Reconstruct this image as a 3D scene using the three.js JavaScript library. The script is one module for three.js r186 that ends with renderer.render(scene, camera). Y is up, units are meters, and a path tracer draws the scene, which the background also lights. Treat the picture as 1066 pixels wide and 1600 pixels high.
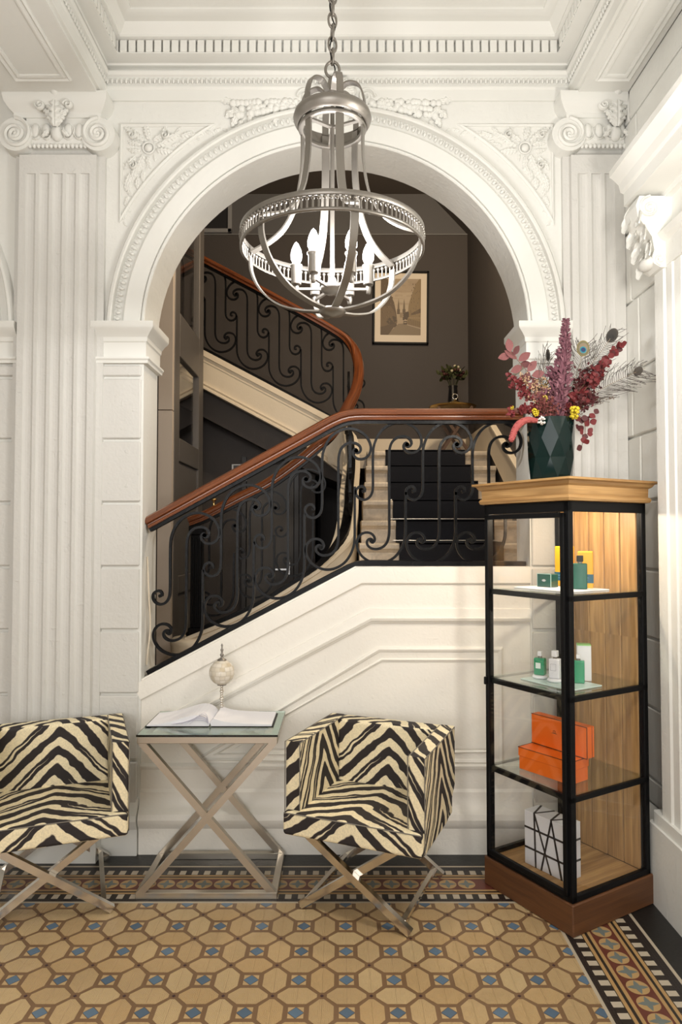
import * as THREE from 'three';
import { mergeGeometries, toCreasedNormals } from 'three/addons/utils/BufferGeometryUtils.js';
import { RoundedBoxGeometry } from 'three/addons/geometries/RoundedBoxGeometry.js';
import { ConvexGeometry } from 'three/addons/geometries/ConvexGeometry.js';
import { RectAreaLightUniformsLib } from 'three/addons/lights/RectAreaLightUniformsLib.js';

// ------------------------------------------------------------------ camera, light, exposure
const scene = new THREE.Scene();
scene.background = new THREE.Color(0x000000);
const camera = new THREE.PerspectiveCamera(72.88, 1066 / 1600, 0.05, 60);
camera.position.set(0, 1.398, 0);
camera.rotation.set(THREE.MathUtils.degToRad(1.9), 0, 0);
scene.add(camera);
const renderer = new THREE.WebGLRenderer({ antialias: true });
renderer.toneMapping = THREE.LinearToneMapping;
renderer.toneMappingExposure = 0.18;
renderer.shadowMap.enabled = true;
RectAreaLightUniformsLib.init();
const LIGHT = { door: 27, back: 6, left: 2, bulb: 2.6, stair: 60, lantern: 18, led: 3.2 };  // door, back and left are fill sources added out of view
{ // soft front fill light, added behind the camera at an unseen glazed opening
  const l = new THREE.RectAreaLight(new THREE.Color(1.0, 0.99, 0.98), LIGHT.door, 2.6, 2.3);
  l.position.set(-0.9, 1.75, 2.93); l.lookAt(-0.9, 1.6, -3); scene.add(l);
}

// ------------------------------------------------------------------ helpers
const V = (x, y, z) => new THREE.Vector3(x, y, z);
let seed = 7;
const rnd = () => { seed = (seed * 1664525 + 1013904223) >>> 0; return seed / 4294967296; };
const rr = (a, b) => a + (b - a) * rnd();
const lin = (r, g, b) => new THREE.Color().setRGB(r, g, b);
const used = {};
function numbered(n) { used[n] = (used[n] || 0) + 1; return used[n] === 1 ? n : n + '_' + String(used[n] - 1).padStart(3, '0'); }
function ni(g) { // plain non-indexed geometry with position, normal, uv only
  let o = g.index ? g.toNonIndexed() : g;
  if (!o.attributes.normal) o.computeVertexNormals();
  if (!o.attributes.uv) o.setAttribute('uv', new THREE.BufferAttribute(new Float32Array(o.attributes.position.count * 2), 2));
  for (const k of Object.keys(o.attributes)) if (!['position', 'normal', 'uv'].includes(k)) o.deleteAttribute(k);
  o.morphAttributes = {}; o.clearGroups();
  return o;
}
const merge = (l) => mergeGeometries(l.map(ni), false);
function boxUV(g0) { // uv in metres from the main direction of each face
  const g = ni(g0), p = g.attributes.position, n = g.attributes.normal, uv = g.attributes.uv;
  for (let i = 0; i < p.count; i += 3) {
    let nx = 0, ny = 0, nz = 0;
    for (let k = 0; k < 3; k++) { nx += n.getX(i + k); ny += n.getY(i + k); nz += n.getZ(i + k); }
    nx = Math.abs(nx); ny = Math.abs(ny); nz = Math.abs(nz);
    for (let k = 0; k < 3; k++) {
      const x = p.getX(i + k), y = p.getY(i + k), z = p.getZ(i + k);
      if (nz >= nx && nz >= ny) uv.setXY(i + k, x, y); else if (ny >= nx) uv.setXY(i + k, x, -z); else uv.setXY(i + k, z, y);
    }
  }
  return g;
}
function mesh(name, geo, mat, parent = scene) {
  const m = new THREE.Mesh(geo, mat);
  m.name = parent === scene ? numbered(name) : name;
  m.castShadow = m.receiveShadow = true; parent.add(m); return m;
}
function tag(o, label, category, group, kind) {
  if (label) o.userData.label = label; if (category) o.userData.category = category;
  if (group) o.userData.group = group; if (kind) o.userData.kind = kind; return o;
}
function thing(name, label, category, p = [0, 0, 0], turn = 0, group, kind) {
  const o = new THREE.Group(); o.name = numbered(name); o.position.set(...p); o.rotation.y = turn; scene.add(o);
  return tag(o, label, category, group, kind);
}
const STR = 'structure';
function sub(name, parent) { const o = new THREE.Group(); o.name = name; parent.add(o); return o; }
const T = (g, x = 0, y = 0, z = 0) => g.translate(x, y, z);
function bx(x0, x1, y0, y1, z0, z1) { return boxUV(new THREE.BoxGeometry(x1 - x0, y1 - y0, z1 - z0).translate((x0 + x1) / 2, (y0 + y1) / 2, (z0 + z1) / 2)); }
function cbx(x0, x1, y0, y1, z0, z1, c = 0.004) { // chamfered box
  const pts = [];
  for (const sx of [0, 1]) for (const sy of [0, 1]) for (const sz of [0, 1]) {
    const X = sx ? x1 : x0, Y = sy ? y1 : y0, Z = sz ? z1 : z0, dx = sx ? -c : c, dy = sy ? -c : c, dz = sz ? -c : c;
    pts.push(V(X, Y + dy, Z + dz), V(X + dx, Y, Z + dz), V(X + dx, Y + dy, Z));
  }
  return boxUV(new ConvexGeometry(pts));
}
function rbx(x0, x1, y0, y1, z0, z1, r = 0.01, s = 3) { return boxUV(new RoundedBoxGeometry(x1 - x0, y1 - y0, z1 - z0, s, r).translate((x0 + x1) / 2, (y0 + y1) / 2, (z0 + z1) / 2)); }
function quadGeo(rings, closedProfile, crease, caps, closedPath) { // rings[i][j] = {p, u, v}
  const pos = [], uv = [], n = rings.length, m = rings[0].length;
  const put = (q) => { pos.push(q.p.x, q.p.y, q.p.z); uv.push(q.u, q.v); };
  const I = closedPath ? n : n - 1, J = closedProfile ? m : m - 1;
  for (let i = 0; i < I; i++) for (let j = 0; j < J; j++) {
    const a = rings[i][j], b = rings[(i + 1) % n][j], c = rings[(i + 1) % n][(j + 1) % m], d = rings[i][(j + 1) % m];
    put(a); put(b); put(c); put(a); put(c); put(d);
  }
  if (caps) for (const [i, f] of [[0, 1], [n - 1, -1]]) {
    const tri = THREE.ShapeUtils.triangulateShape(caps.map(([x, y]) => new THREE.Vector2(x, y)), []);
    for (const t of tri) for (const k of (f > 0 ? t : [t[0], t[2], t[1]])) put(rings[i][k]);
  }
  const g = new THREE.BufferGeometry();
  g.setAttribute('position', new THREE.Float32BufferAttribute(pos, 3));
  g.setAttribute('uv', new THREE.Float32BufferAttribute(uv, 2));
  return ni(toCreasedNormals(g, crease));
}
function area2(pr) { let s = 0; for (let i = 0; i < pr.length; i++) { const [a, b] = pr[i], [c, d] = pr[(i + 1) % pr.length]; s += a * d - b * c; } return s; }
// sweep a closed profile along a path in a plane with mitred corners. a: along N x T, b: along N
function sweep(path, prof0, { N = V(0, 0, 1), closed = false, crease = 0.6, caps = true } = {}) {
  const prof = area2(prof0) > 0 ? prof0 : prof0.slice().reverse();
  const n = path.length, rings = [], per = [0];
  for (let j = 1; j < prof.length; j++) per[j] = per[j - 1] + Math.hypot(prof[j][0] - prof[j - 1][0], prof[j][1] - prof[j - 1][1]);
  let len = 0;
  for (let i = 0; i < n; i++) {
    const prev = closed ? path[(i + n - 1) % n] : path[i - 1], next = closed ? path[(i + 1) % n] : path[i + 1];
    const t0 = prev ? path[i].clone().sub(prev).normalize() : null, t1 = next ? next.clone().sub(path[i]).normalize() : null;
    const s0 = N.clone().cross(t0 || t1).normalize(), s1 = N.clone().cross(t1 || t0).normalize();
    const m = s0.clone().add(s1).multiplyScalar(1 / Math.max(0.3, 1 + s0.dot(s1)));
    if (i) len += path[i].distanceTo(path[i - 1]);
    rings.push(prof.map(([a, b], j) => ({ p: path[i].clone().addScaledVector(m, a).addScaledVector(N, b), u: len, v: per[j] })));
  }
  return quadGeo(rings, true, crease, closed || !caps ? null : prof, closed);
}
// sweep along a free 3-D path; a: to the right of travel, b: up
function sweep3(path, prof0, { up = V(0, 1, 0), crease = 0.6, scale = null, plumb = false } = {}) {
  const prof = area2(prof0) > 0 ? prof0.slice().reverse() : prof0;
  const n = path.length, rings = [], per = [0]; let len = 0;
  for (let j = 1; j < prof.length; j++) per[j] = per[j - 1] + Math.hypot(prof[j][0] - prof[j - 1][0], prof[j][1] - prof[j - 1][1]);
  for (let i = 0; i < n; i++) {
    const t = path[Math.min(n - 1, i + 1)].clone().sub(path[Math.max(0, i - 1)]).normalize();
    const s = t.clone().cross(up).normalize(), b = plumb ? up : s.clone().cross(t).normalize(), k = scale ? scale(i / (n - 1)) : 1;
    if (i) len += path[i].distanceTo(path[i - 1]);
    rings.push(prof.map(([x, y], j) => ({ p: path[i].clone().addScaledVector(s, x * k).addScaledVector(b, y * k), u: len, v: per[j] })));
  }
  return quadGeo(rings, true, crease, prof, false);
}
const curve = (pts, n, closed = false) => new THREE.CatmullRomCurve3(pts, closed, 'centripetal').getSpacedPoints(n);
const rect = (w, h) => [[-w / 2, -h / 2], [w / 2, -h / 2], [w / 2, h / 2], [-w / 2, h / 2]];
const ringProf = (r, n = 8) => Array.from({ length: n }, (_, i) => [r * Math.cos(i * 2 * Math.PI / n), r * Math.sin(i * 2 * Math.PI / n)]);
function tube(pts, r, seg = 12, rad = 6, r1 = null) {
  if (r1 === null) return ni(new THREE.TubeGeometry(new THREE.CatmullRomCurve3(pts, false, 'centripetal'), seg, r, rad, false));
  const path = curve(pts, seg);
  return sweep3(path, ringProf(1, rad), { up: V(0.13, 0.27, 0.95), crease: 1.2, scale: (t) => r + (r1 - r) * t });
}
function lathe(pts, seg = 24) { return ni(new THREE.LatheGeometry(pts.map(([r, y]) => new THREE.Vector2(r, y)), seg)); }
function ball(x, y, z, r, ws = 10, hs = 7, sx = 1, sy = 1, sz = 1) { return ni(new THREE.SphereGeometry(r, ws, hs).scale(sx, sy, sz).translate(x, y, z)); }
function bar(a, b, w, d, up = V(0, 0, 1)) { return sweep3([a, b], rect(w, d), { up }); }
function prism(pts, z0, z1) { // polygon in xy, extruded from z0 to z1
  const s = new THREE.Shape(pts.map(([x, y]) => new THREE.Vector2(x, y)));
  return boxUV(new THREE.ExtrudeGeometry(s, { depth: z1 - z0, bevelEnabled: false }).translate(0, 0, z0));
}
function slabXZ(pts, y0, y1) { // polygon in xz (x, z), from y0 up to y1
  const s = new THREE.Shape(pts.map(([x, z]) => new THREE.Vector2(x, -z)));
  return boxUV(new THREE.ExtrudeGeometry(s, { depth: y1 - y0, bevelEnabled: false }).rotateX(-Math.PI / 2).translate(0, y0, 0));
}

// ------------------------------------------------------------------ textures and materials
function lattice(n) { const a = new Float32Array(n * n); for (let i = 0; i < a.length; i++) a[i] = rnd(); return (u, v) => {
  u = ((u % 1) + 1) % 1 * n; v = ((v % 1) + 1) % 1 * n; const x = Math.floor(u), y = Math.floor(v); let fx = u - x, fy = v - y;
  fx = fx * fx * (3 - 2 * fx); fy = fy * fy * (3 - 2 * fy); const q = (i, j) => a[(j % n) * n + (i % n)];
  return (q(x, y) * (1 - fx) + q(x + 1, y) * fx) * (1 - fy) + (q(x, y + 1) * (1 - fx) + q(x + 1, y + 1) * fx) * fy; }; }
const N8 = lattice(8), N16 = lattice(16), N32 = lattice(32), N64 = lattice(64), N128 = lattice(128);
function dataTex(w, h, fn, srgb = false, rep = [1, 1], off = [0, 0]) {
  const d = new Uint8Array(w * h * 4);
  for (let j = 0; j < h; j++) for (let i = 0; i < w; i++) {
    const c = fn((i + 0.5) / w, (j + 0.5) / h), k = (j * w + i) * 4;
    for (let q = 0; q < 3; q++) d[k + q] = Math.max(0, Math.min(255, Math.round(255 * (Array.isArray(c) ? c[q] : c)))); d[k + 3] = 255;
  }
  const t = new THREE.DataTexture(d, w, h); t.wrapS = t.wrapT = THREE.RepeatWrapping; t.magFilter = THREE.LinearFilter; t.minFilter = THREE.LinearMipmapLinearFilter;
  t.generateMipmaps = true; t.repeat.set(...rep); t.offset.set(...off); if (srgb) t.colorSpace = THREE.SRGBColorSpace; t.needsUpdate = true; return t;
}
const std = (o) => new THREE.MeshStandardMaterial({ roughness: 0.6, metalness: 0, ...o });
const phy = (o) => new THREE.MeshPhysicalMaterial({ roughness: 0.6, metalness: 0, ...o });
const plasterBump = dataTex(512, 512, (u, v) => 0.5 * N16(u, v) + 0.25 * N64(u, v) + 0.2 * N128(u, v) + (N32(u + 0.3, v) > 0.93 ? 0.35 : 0), false, [1.2, 1.2]);
const woodFn = (a, b, n1) => (u, v) => { // grain along u
  const g = N8(u * 0.5, v * 3 + 0.12 * N16(u, v)) * 0.55 + N64(u * 0.12, v * 2) * 0.3 + N128(u * 0.1, v * 1.0) * 0.15;
  const k = Math.pow(g, n1); return [a[0] + (b[0] - a[0]) * k, a[1] + (b[1] - a[1]) * k, a[2] + (b[2] - a[2]) * k]; };
const oakTex = dataTex(512, 512, woodFn([0.50, 0.36, 0.20], [0.80, 0.64, 0.42], 0.9), true, [1, 3]);
const oakTexV = oakTex.clone(); oakTexV.rotation = Math.PI / 2; oakTexV.needsUpdate = true;
const underlitOakTex = dataTex(512, 512, woodFn([0.30, 0.18, 0.10], [0.43, 0.275, 0.155], 0.9), true, [1, 3]);  // oak for the cabinet base, its underlit shade put into the darker colour
const mahogTex = dataTex(512, 512, woodFn([0.30, 0.14, 0.06], [0.56, 0.31, 0.15], 1.0), true, [0.8, 6]);
const marbleTex = dataTex(512, 512, (u, v) => { const t = N8(u, v) * 0.5 + N32(u + 0.2 * N16(u, v), v) * 0.35 + N128(u, v) * 0.15; const s = 0.62 + 0.34 * t; return [s, s * 0.93, s * 0.83]; }, true, [1, 1]);
const metalRough = dataTex(256, 256, (u, v) => 0.45 + 0.4 * N64(u, v * 0.1) + 0.15 * N128(u, v), false, [2, 2]);
const M = {
  pier: std({ color: lin(0.64, 0.628, 0.595), roughness: 0.6, bumpMap: plasterBump, bumpScale: 0.0024 }),
  plaster: std({ color: lin(0.755, 0.75, 0.71), roughness: 0.62, bumpMap: plasterBump, bumpScale: 0.0018 }),
  carved: std({ color: lin(0.755, 0.75, 0.71), roughness: 0.65 }),
  ceiling: std({ color: lin(0.755, 0.75, 0.71), roughness: 0.75, bumpMap: plasterBump, bumpScale: 0.001 }),
  stringer: std({ color: lin(0.86, 0.825, 0.755), roughness: 0.5, bumpMap: plasterBump, bumpScale: 0.0014 }),
  cream: std({ color: lin(0.78, 0.68, 0.53), roughness: 0.55, bumpMap: plasterBump, bumpScale: 0.001 }),
  darkWall: std({ color: lin(0.074, 0.064, 0.060), roughness: 0.8, bumpMap: plasterBump, bumpScale: 0.001 }),
  darkPaint: std({ color: lin(0.05, 0.048, 0.05), roughness: 0.5 }),
  brownCeil: std({ color: lin(0.10, 0.085, 0.075), roughness: 0.8 }),
  iron: phy({ color: lin(0.006, 0.006, 0.0065), roughness: 0.3, specularIntensity: 0.25, bumpMap: plasterBump, bumpScale: 0.0008 }),
  black: phy({ color: lin(0.006, 0.006, 0.0065), roughness: 0.45, specularIntensity: 0.25 }),
  mahogany: phy({ map: mahogTex, roughness: 0.3, clearcoat: 0.5, clearcoatRoughness: 0.2 }),
  marble: std({ map: marbleTex, roughness: 0.45 }),
  carpet: std({ color: lin(0.006, 0.007, 0.012), roughness: 0.95 }),
  rod: std({ color: lin(0.5, 0.5, 0.5), roughness: 0.3, metalness: 1 }),
  oak: std({ map: oakTex, roughness: 0.5 }), oakV: std({ map: oakTexV, roughness: 0.5 }), underlitOak: std({ map: underlitOakTex, roughness: 0.5 }),
  chrome: std({ color: lin(0.72, 0.68, 0.62), roughness: 0.16, metalness: 1 }),
  nickel: std({ color: lin(0.52, 0.47, 0.40), roughness: 0.28, metalness: 1 }),
  silver: std({ color: lin(0.26, 0.24, 0.215), roughness: 0.40, metalness: 0.8 }),
  steel: std({ color: lin(0.72, 0.62, 0.53), roughness: 0.5, metalness: 0.2 }),
  frameGrey: std({ color: lin(0.15, 0.137, 0.128), roughness: 0.45, metalness: 0.2 }),
  brass: std({ color: lin(0.65, 0.45, 0.18), roughness: 0.3, metalness: 1 }),
  glass: phy({ color: 0xffffff, transmission: 1, thickness: 0, roughness: 0.0, ior: 1.32 }),
  glassGreen: phy({ color: lin(0.86, 0.95, 0.92), transmission: 1, thickness: 0.008, roughness: 0.02, ior: 1.5, attenuationColor: lin(0.25, 0.75, 0.6), attenuationDistance: 0.1 }),
  shelfGlass: phy({ color: lin(0.93, 0.97, 0.95), transmission: 1, thickness: 0, roughness: 0.04, ior: 1.5 }),
  white: std({ color: lin(0.82, 0.82, 0.82), roughness: 0.5 }),
  paper: std({ color: lin(0.80, 0.79, 0.82), roughness: 0.8 }),
  beads: null,
};
// ------------------------------------------------------------------ floor
const FX = 0.776, FZ = -2.683, D = 0.15;                       // edges of the tiled field, pattern size
{
  const floor = thing('floor', 'patterned tile floor with octagon pattern, mosaic border and black margin', 'floor', [0, 0, 0], 0, null, STR);
  // pattern print for the parts of the floor nearer than the camera sees
  const inHex = (x, y) => { x = Math.abs(x); y = Math.abs(y); return (x < 0.25 && y < 0.215 + (0.25 - x) * 0.86) || false; };
  const patt = dataTex(512, 512, (u, v) => {
    const px = u - Math.round(u), py = v - Math.round(v), ax = Math.abs(px), ay = Math.abs(py);
    if (ax < 0.155 && ay < 0.155) return ax + ay < 0.15 ? [0.36, 0.42, 0.48] : [0.66, 0.53, 0.36];
    const hx = u - 0.5, hy = v - Math.round(v), kx = u - Math.round(u), ky = v - 0.5;
    if (inHex(hx, hy) || inHex(ky, kx)) return [0.66, 0.53, 0.36];
    return [0.42, 0.29, 0.18];
  }, true, [1 / D, 1 / D], [0.133 / D, -2.528 / D]);
  const far = std({ map: patt, roughness: 0.38 });
  const brown = std({ color: lin(0.185, 0.105, 0.052), roughness: 0.45 });
  const blackT = std({ color: lin(0.010, 0.0095, 0.009), roughness: 0.42, bumpMap: plasterBump, bumpScale: 0.001 });
  mesh('slab', bx(-4.2, 1.6, -0.2, -0.0035, -3.4, 3.4), brown, floor);
  mesh('tiled_floor', slabXZ([[-4.1, -1.43], [1.3, -1.43], [1.3, 3.3], [-4.1, 3.3]], -0.0034, 0), far, floor);
  mesh('tiled_floor', slabXZ([[-4.1, FZ], [-1.93, FZ], [-1.93, -1.43], [-4.1, -1.43]], -0.0034, 0), far, floor);
  mesh('tile_bed', slabXZ([[-1.93, FZ], [FX, FZ], [FX, -1.43], [-1.93, -1.43]], -0.0034, -0.0010), brown, floor);
  // relief on the beige tiles
  const relief = dataTex(256, 256, (u, v) => {
    const a = Math.sin((u + v) * 2 * Math.PI * 22), b = Math.sin(u * 2 * Math.PI * 26), q = N8(u, v);
    return 0.55 + 0.22 * (q > 0.5 ? a : b) * (N16(u + 0.4, v) > 0.35 ? 1 : 0) - (Math.abs(u - 0.5) < 0.006 ? 0.5 : 0) + 0.1 * N64(u, v); }, false, [1 / D, 1 / D], [0.5, 0.5]);
  const tone = (r, g, b) => std({ color: lin(r, g, b), roughness: 0.42, bumpMap: relief, bumpScale: 0.0022 });
  const beige = [tone(0.50, 0.352, 0.182), tone(0.46, 0.32, 0.163), tone(0.53, 0.385, 0.205), tone(0.48, 0.325, 0.158)];
  const blue = [std({ color: lin(0.10, 0.165, 0.245), roughness: 0.4 }), std({ color: lin(0.08, 0.13, 0.195), roughness: 0.4 })];
  const tri = std({ color: lin(0.50, 0.35, 0.18), roughness: 0.42 });
  const plum = std({ color: lin(0.045, 0.016, 0.022), roughness: 0.45 });
  const clip = (pts) => { // keep the tile inside the field
    const cut = (P, f) => { const o = []; for (let i = 0; i < P.length; i++) { const a = P[i], b = P[(i + 1) % P.length], fa = f(a), fb = f(b);
      if (fa >= 0) o.push(a); if (fa * fb < 0) { const t = fa / (fa - fb); o.push([a[0] + (b[0] - a[0]) * t, a[1] + (b[1] - a[1]) * t]); } } return o; };
    let P = cut(pts, (q) => FX - q[0]); P = P.length ? cut(P, (q) => q[1] - FZ) : P; P = P.length ? cut(P, (q) => q[0] + 1.93) : P; return P.length ? cut(P, (q) => -1.43 - q[1]) : P;
  };
  const hv = [[0.242, -0.190], [0.242, 0.190], [0.045, 0.400], [-0.045, 0.400], [-0.242, 0.190], [-0.242, -0.190], [-0.045, -0.400], [0.045, -0.400]];
  const dia = [[0.152, 0], [0, 0.152], [-0.152, 0], [0, -0.152]];
  const cache = {}; const key = (P) => P.map((q) => q.map((c) => c.toFixed(3)).join(',')).join(';');
  const put = (name, shape, cx, cz, mat, h = 0) => {
    const P = clip(shape.map(([x, y]) => [cx + x * D, cz + y * D])).map(([x, z]) => [x - cx, z - cz]);
    if (P.length < 3 || Math.abs(area2(P)) < 1e-4) return;
    const k = key(P); const g = cache[k] || (cache[k] = slabXZ(P, -0.0012, 0)); const m = mesh(name, g, mat, floor); m.position.set(cx, h, cz);
  };
  const tris = [], dots = [];
  for (let i = -12; i <= 6; i++) for (let j = -1; j <= 7; j++) {
    const x = -0.133 + i * D, z = -2.528 + j * D, b = () => beige[Math.floor(rnd() * 4)];
    put('beige_tile', hv, x + D / 2, z, b(), rr(-0.0003, 0));
    put('beige_tile', hv.map(([a, c]) => [c, a]), x, z + D / 2, b(), rr(-0.0003, 0));
    put('blue_tile', dia, x, z, blue[rnd() < 0.35 ? 1 : 0]);
    for (const [sx, sz] of [[1, 1], [1, -1], [-1, 1], [-1, -1]]) {
      const P = clip([[x + sx * 0.156 * D, z + sz * 0.156 * D], [x + sx * 0.02 * D, z + sz * 0.156 * D], [x + sx * 0.156 * D, z + sz * 0.02 * D]]);
      if (P.length > 2) tris.push(slabXZ(P, -0.0012, -0.0001));
    }
    const c = clip([[0.04, 0], [0, 0.04], [-0.04, 0], [0, -0.04]].map(([a, e]) => [x + (0.5 + a) * D, z + (0.5 + e) * D]));
    if (c.length > 2) dots.push(slabXZ(c, -0.0012, -0.0003));
  }
  mesh('corner_tiles', merge(tris), tri, floor).userData.kind = 'stuff';
  mesh('crossing_tiles', merge(dots), plum, floor).userData.kind = 'stuff';
  // border: distance e from the edge of the field, 0 .. 0.30, along the back and the right wall
  const mosaic = dataTex(256, 256, (u, v) => { const g = (Math.abs((u * 24) % 1 - 0.5) > 0.40 || Math.abs((v * 24) % 1 - 0.5) > 0.40); return g ? [0.20, 0.17, 0.15] : [0.10, 0.075, 0.08]; }, true, [4, 4]);
  const BM = { cream: std({ color: lin(0.47, 0.40, 0.30), roughness: 0.45 }), dark: std({ map: mosaic, roughness: 0.45 }), yellow: std({ color: lin(0.43, 0.265, 0.11), roughness: 0.42 }),
    black: std({ color: lin(0.022, 0.016, 0.013), roughness: 0.42 }), red: std({ color: lin(0.125, 0.034, 0.022), roughness: 0.42 }), white: std({ color: lin(0.50, 0.43, 0.33), roughness: 0.45 }),
    disc: std({ color: lin(0.44, 0.285, 0.125), roughness: 0.42 }), star: std({ color: lin(0.15, 0.175, 0.165), roughness: 0.42 }) };
  const strip = (e0, e1, mat, name) => {
    mesh(name, slabXZ([[-4.1, FZ - e1], [FX + e1, FZ - e1], [FX + e0, FZ - e0], [-4.1, FZ - e0]], -0.0034, 0), mat, floor);
    mesh(name, slabXZ([[FX + e0, FZ - e0], [FX + e1, FZ - e1], [FX + e1, -1.43], [FX + e0, -1.43]], -0.0034, 0), mat, floor);
  };
  strip(0, 0.011, BM.cream, 'border_line'); strip(0.0118, 0.032, BM.dark, 'mosaic_strip'); strip(0.0325, 0.066, BM.black, 'check_strip');
  strip(0.0665, 0.078, BM.yellow, 'border_line'); strip(0.0785, 0.088, BM.black, 'border_line'); strip(0.0885, 0.100, BM.yellow, 'border_line');
  strip(0.1005, 0.184, BM.red, 'red_strip'); strip(0.1845, 0.196, BM.yellow, 'border_line'); strip(0.1965, 0.205, BM.black, 'border_line'); strip(0.2055, 0.217, BM.yellow, 'border_line');
  strip(0.2175, 0.250, BM.black, 'check_strip'); strip(0.2505, 0.284, BM.dark, 'mosaic_strip'); strip(0.2845, 0.296, BM.cream, 'border_line'); strip(0.2965, 0.70, blackT, 'black_margin');
  const chk = slabXZ([[-0.0125, -0.016], [0.0125, -0.016], [0.0125, 0.016], [-0.0125, 0.016]], -0.001, 0.0004), line = 0.0;
  const disc = T(new THREE.CylinderGeometry(0.0345, 0.0345, 0.0012, 20), 0, 0, 0); const dg = boxUV(disc);
  const sp = []; for (let q = 0; q < 4; q++) { const a = q * Math.PI / 2 + Math.PI / 4; for (let s = 0; s < 4; s++) { const t = s / 4, b = a + t * Math.PI / 2, r = 0.033 - 0.021 * Math.sin(Math.PI * t); sp.push([r * Math.cos(b), r * Math.sin(b)]); } }
  const star = slabXZ(sp, 0, 0.0007);
  const medal = (x, z) => { const m = mesh('medallion', dg, BM.disc, floor); m.position.set(x, 0.0002, z); const s = mesh('star', star, BM.star, m); s.position.y = 0.0005; s.rotation.y = Math.PI / 4; };
  for (let x = FX - 0.03; x > -1.75; x -= 0.05) for (const e of [0.047, 0.236]) { const m = mesh('white_tile', chk, BM.white, floor); m.position.set(x, 0, FZ - e); }
  for (let z = FZ + 0.02; z < -1.5; z += 0.05) for (const e of [0.047, 0.236]) { const m = mesh('white_tile', chk, BM.white, floor); m.rotation.y = Math.PI / 2; m.position.set(FX + e, 0, z); }
  for (let x = 0.5; x > -1.75; x -= 0.0752) medal(x + 0.003, FZ - 0.142);
  for (let z = -2.569; z < -1.5; z += 0.0755) medal(FX + 0.142, z);
}

// ------------------------------------------------------------------ back wall with the arch
const ZW = -3.10, ZB = -3.33, AX = -0.022, AY = 2.314, AR = 0.866;
const COURSE = [0.118, 0.405, 0.694, 0.975, 1.255, 1.541, 1.823, 2.105];
const arc = (r, a0, a1, n, z, cx = AX, cy = AY) => Array.from({ length: n + 1 }, (_, i) => { const a = a0 + (a1 - a0) * i / n; return V(cx + r * Math.cos(a), cy + r * Math.sin(a), z); });
// carved acanthus leaf: base at the origin, pointing +y, raised in +z
function leafGeo(L, W, h, lobes = 4, bend = 0, nu = 8, nv0 = 0) {
  const P = [], nv = nv0 || lobes * 6;
  for (let j = 0; j <= nv; j++) {
    const t = j / nv, ang = bend * t, env = Math.pow(Math.sin(Math.PI * Math.min(1, 0.08 + 0.92 * Math.pow(t, 0.8))), 0.7), fr = (t * lobes) % 1;
    const w = W * env * (0.62 + 0.5 * Math.pow(Math.sin(Math.PI * Math.pow(fr, 0.6)), 0.6)) + 0.0006, row = [];
    const cx = bend ? (L / bend) * (1 - Math.cos(ang)) : 0, cy = bend ? (L / bend) * Math.sin(ang) : L * t;
    for (let i = 0; i <= nu; i++) {
      const s = -1 + 2 * i / nu, a = Math.abs(s), e = Math.pow(Math.max(0, 1 - a * a), 0.5);
      const vein = 0.5 + 0.5 * Math.cos(2 * Math.PI * (lobes * t - 0.5 + 0.25 * a));
      const z = h * (e * (0.55 + 0.45 * vein * a + 0.25 * (1 - a)) - 0.22 * Math.exp(-s * s * 40)) * (0.55 + 0.45 * Math.sin(Math.PI * Math.pow(t, 0.7))) - 0.001;
      const lx = s * w, ly = a * a * w * 0.45; row.push({ p: V(cx + Math.cos(ang) * lx + Math.sin(ang) * ly, cy - Math.sin(ang) * lx + Math.cos(ang) * ly, z), u: s, v: t });
    }
    P.push(row);
  }
  return quadGeo(P.map((r) => r.slice().reverse()), false, 0.7, null, false);
}
const place = (g, x, y, z, rot = 0, sc = 1) => g.clone().scale(sc, sc, sc).rotateZ(rot).translate(x, y, z);
function spiral(cx, cy, r0, r1, turns, a0, dir, n = 40) { const o = []; for (let i = 0; i <= n; i++) { const t = i / n, a = a0 + dir * turns * 2 * Math.PI * t, r = r0 * Math.pow(r1 / r0, t); o.push(V(cx + r * Math.cos(a), cy + r * Math.sin(a), 0)); } return o; }
const halfRound = (w, h, n = 5) => Array.from({ length: n + 1 }, (_, i) => { const a = Math.PI * i / n; return [w * Math.cos(a), h * Math.sin(a)]; });
const LEAF = { a: leafGeo(0.16, 0.034, 0.034, 5), b: leafGeo(0.12, 0.027, 0.030, 4, 0.9), c: leafGeo(0.12, 0.027, 0.030, 4, -0.9), s: leafGeo(0.07, 0.017, 0.020, 3), d: leafGeo(0.05, 0.013, 0.016, 2) };
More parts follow.
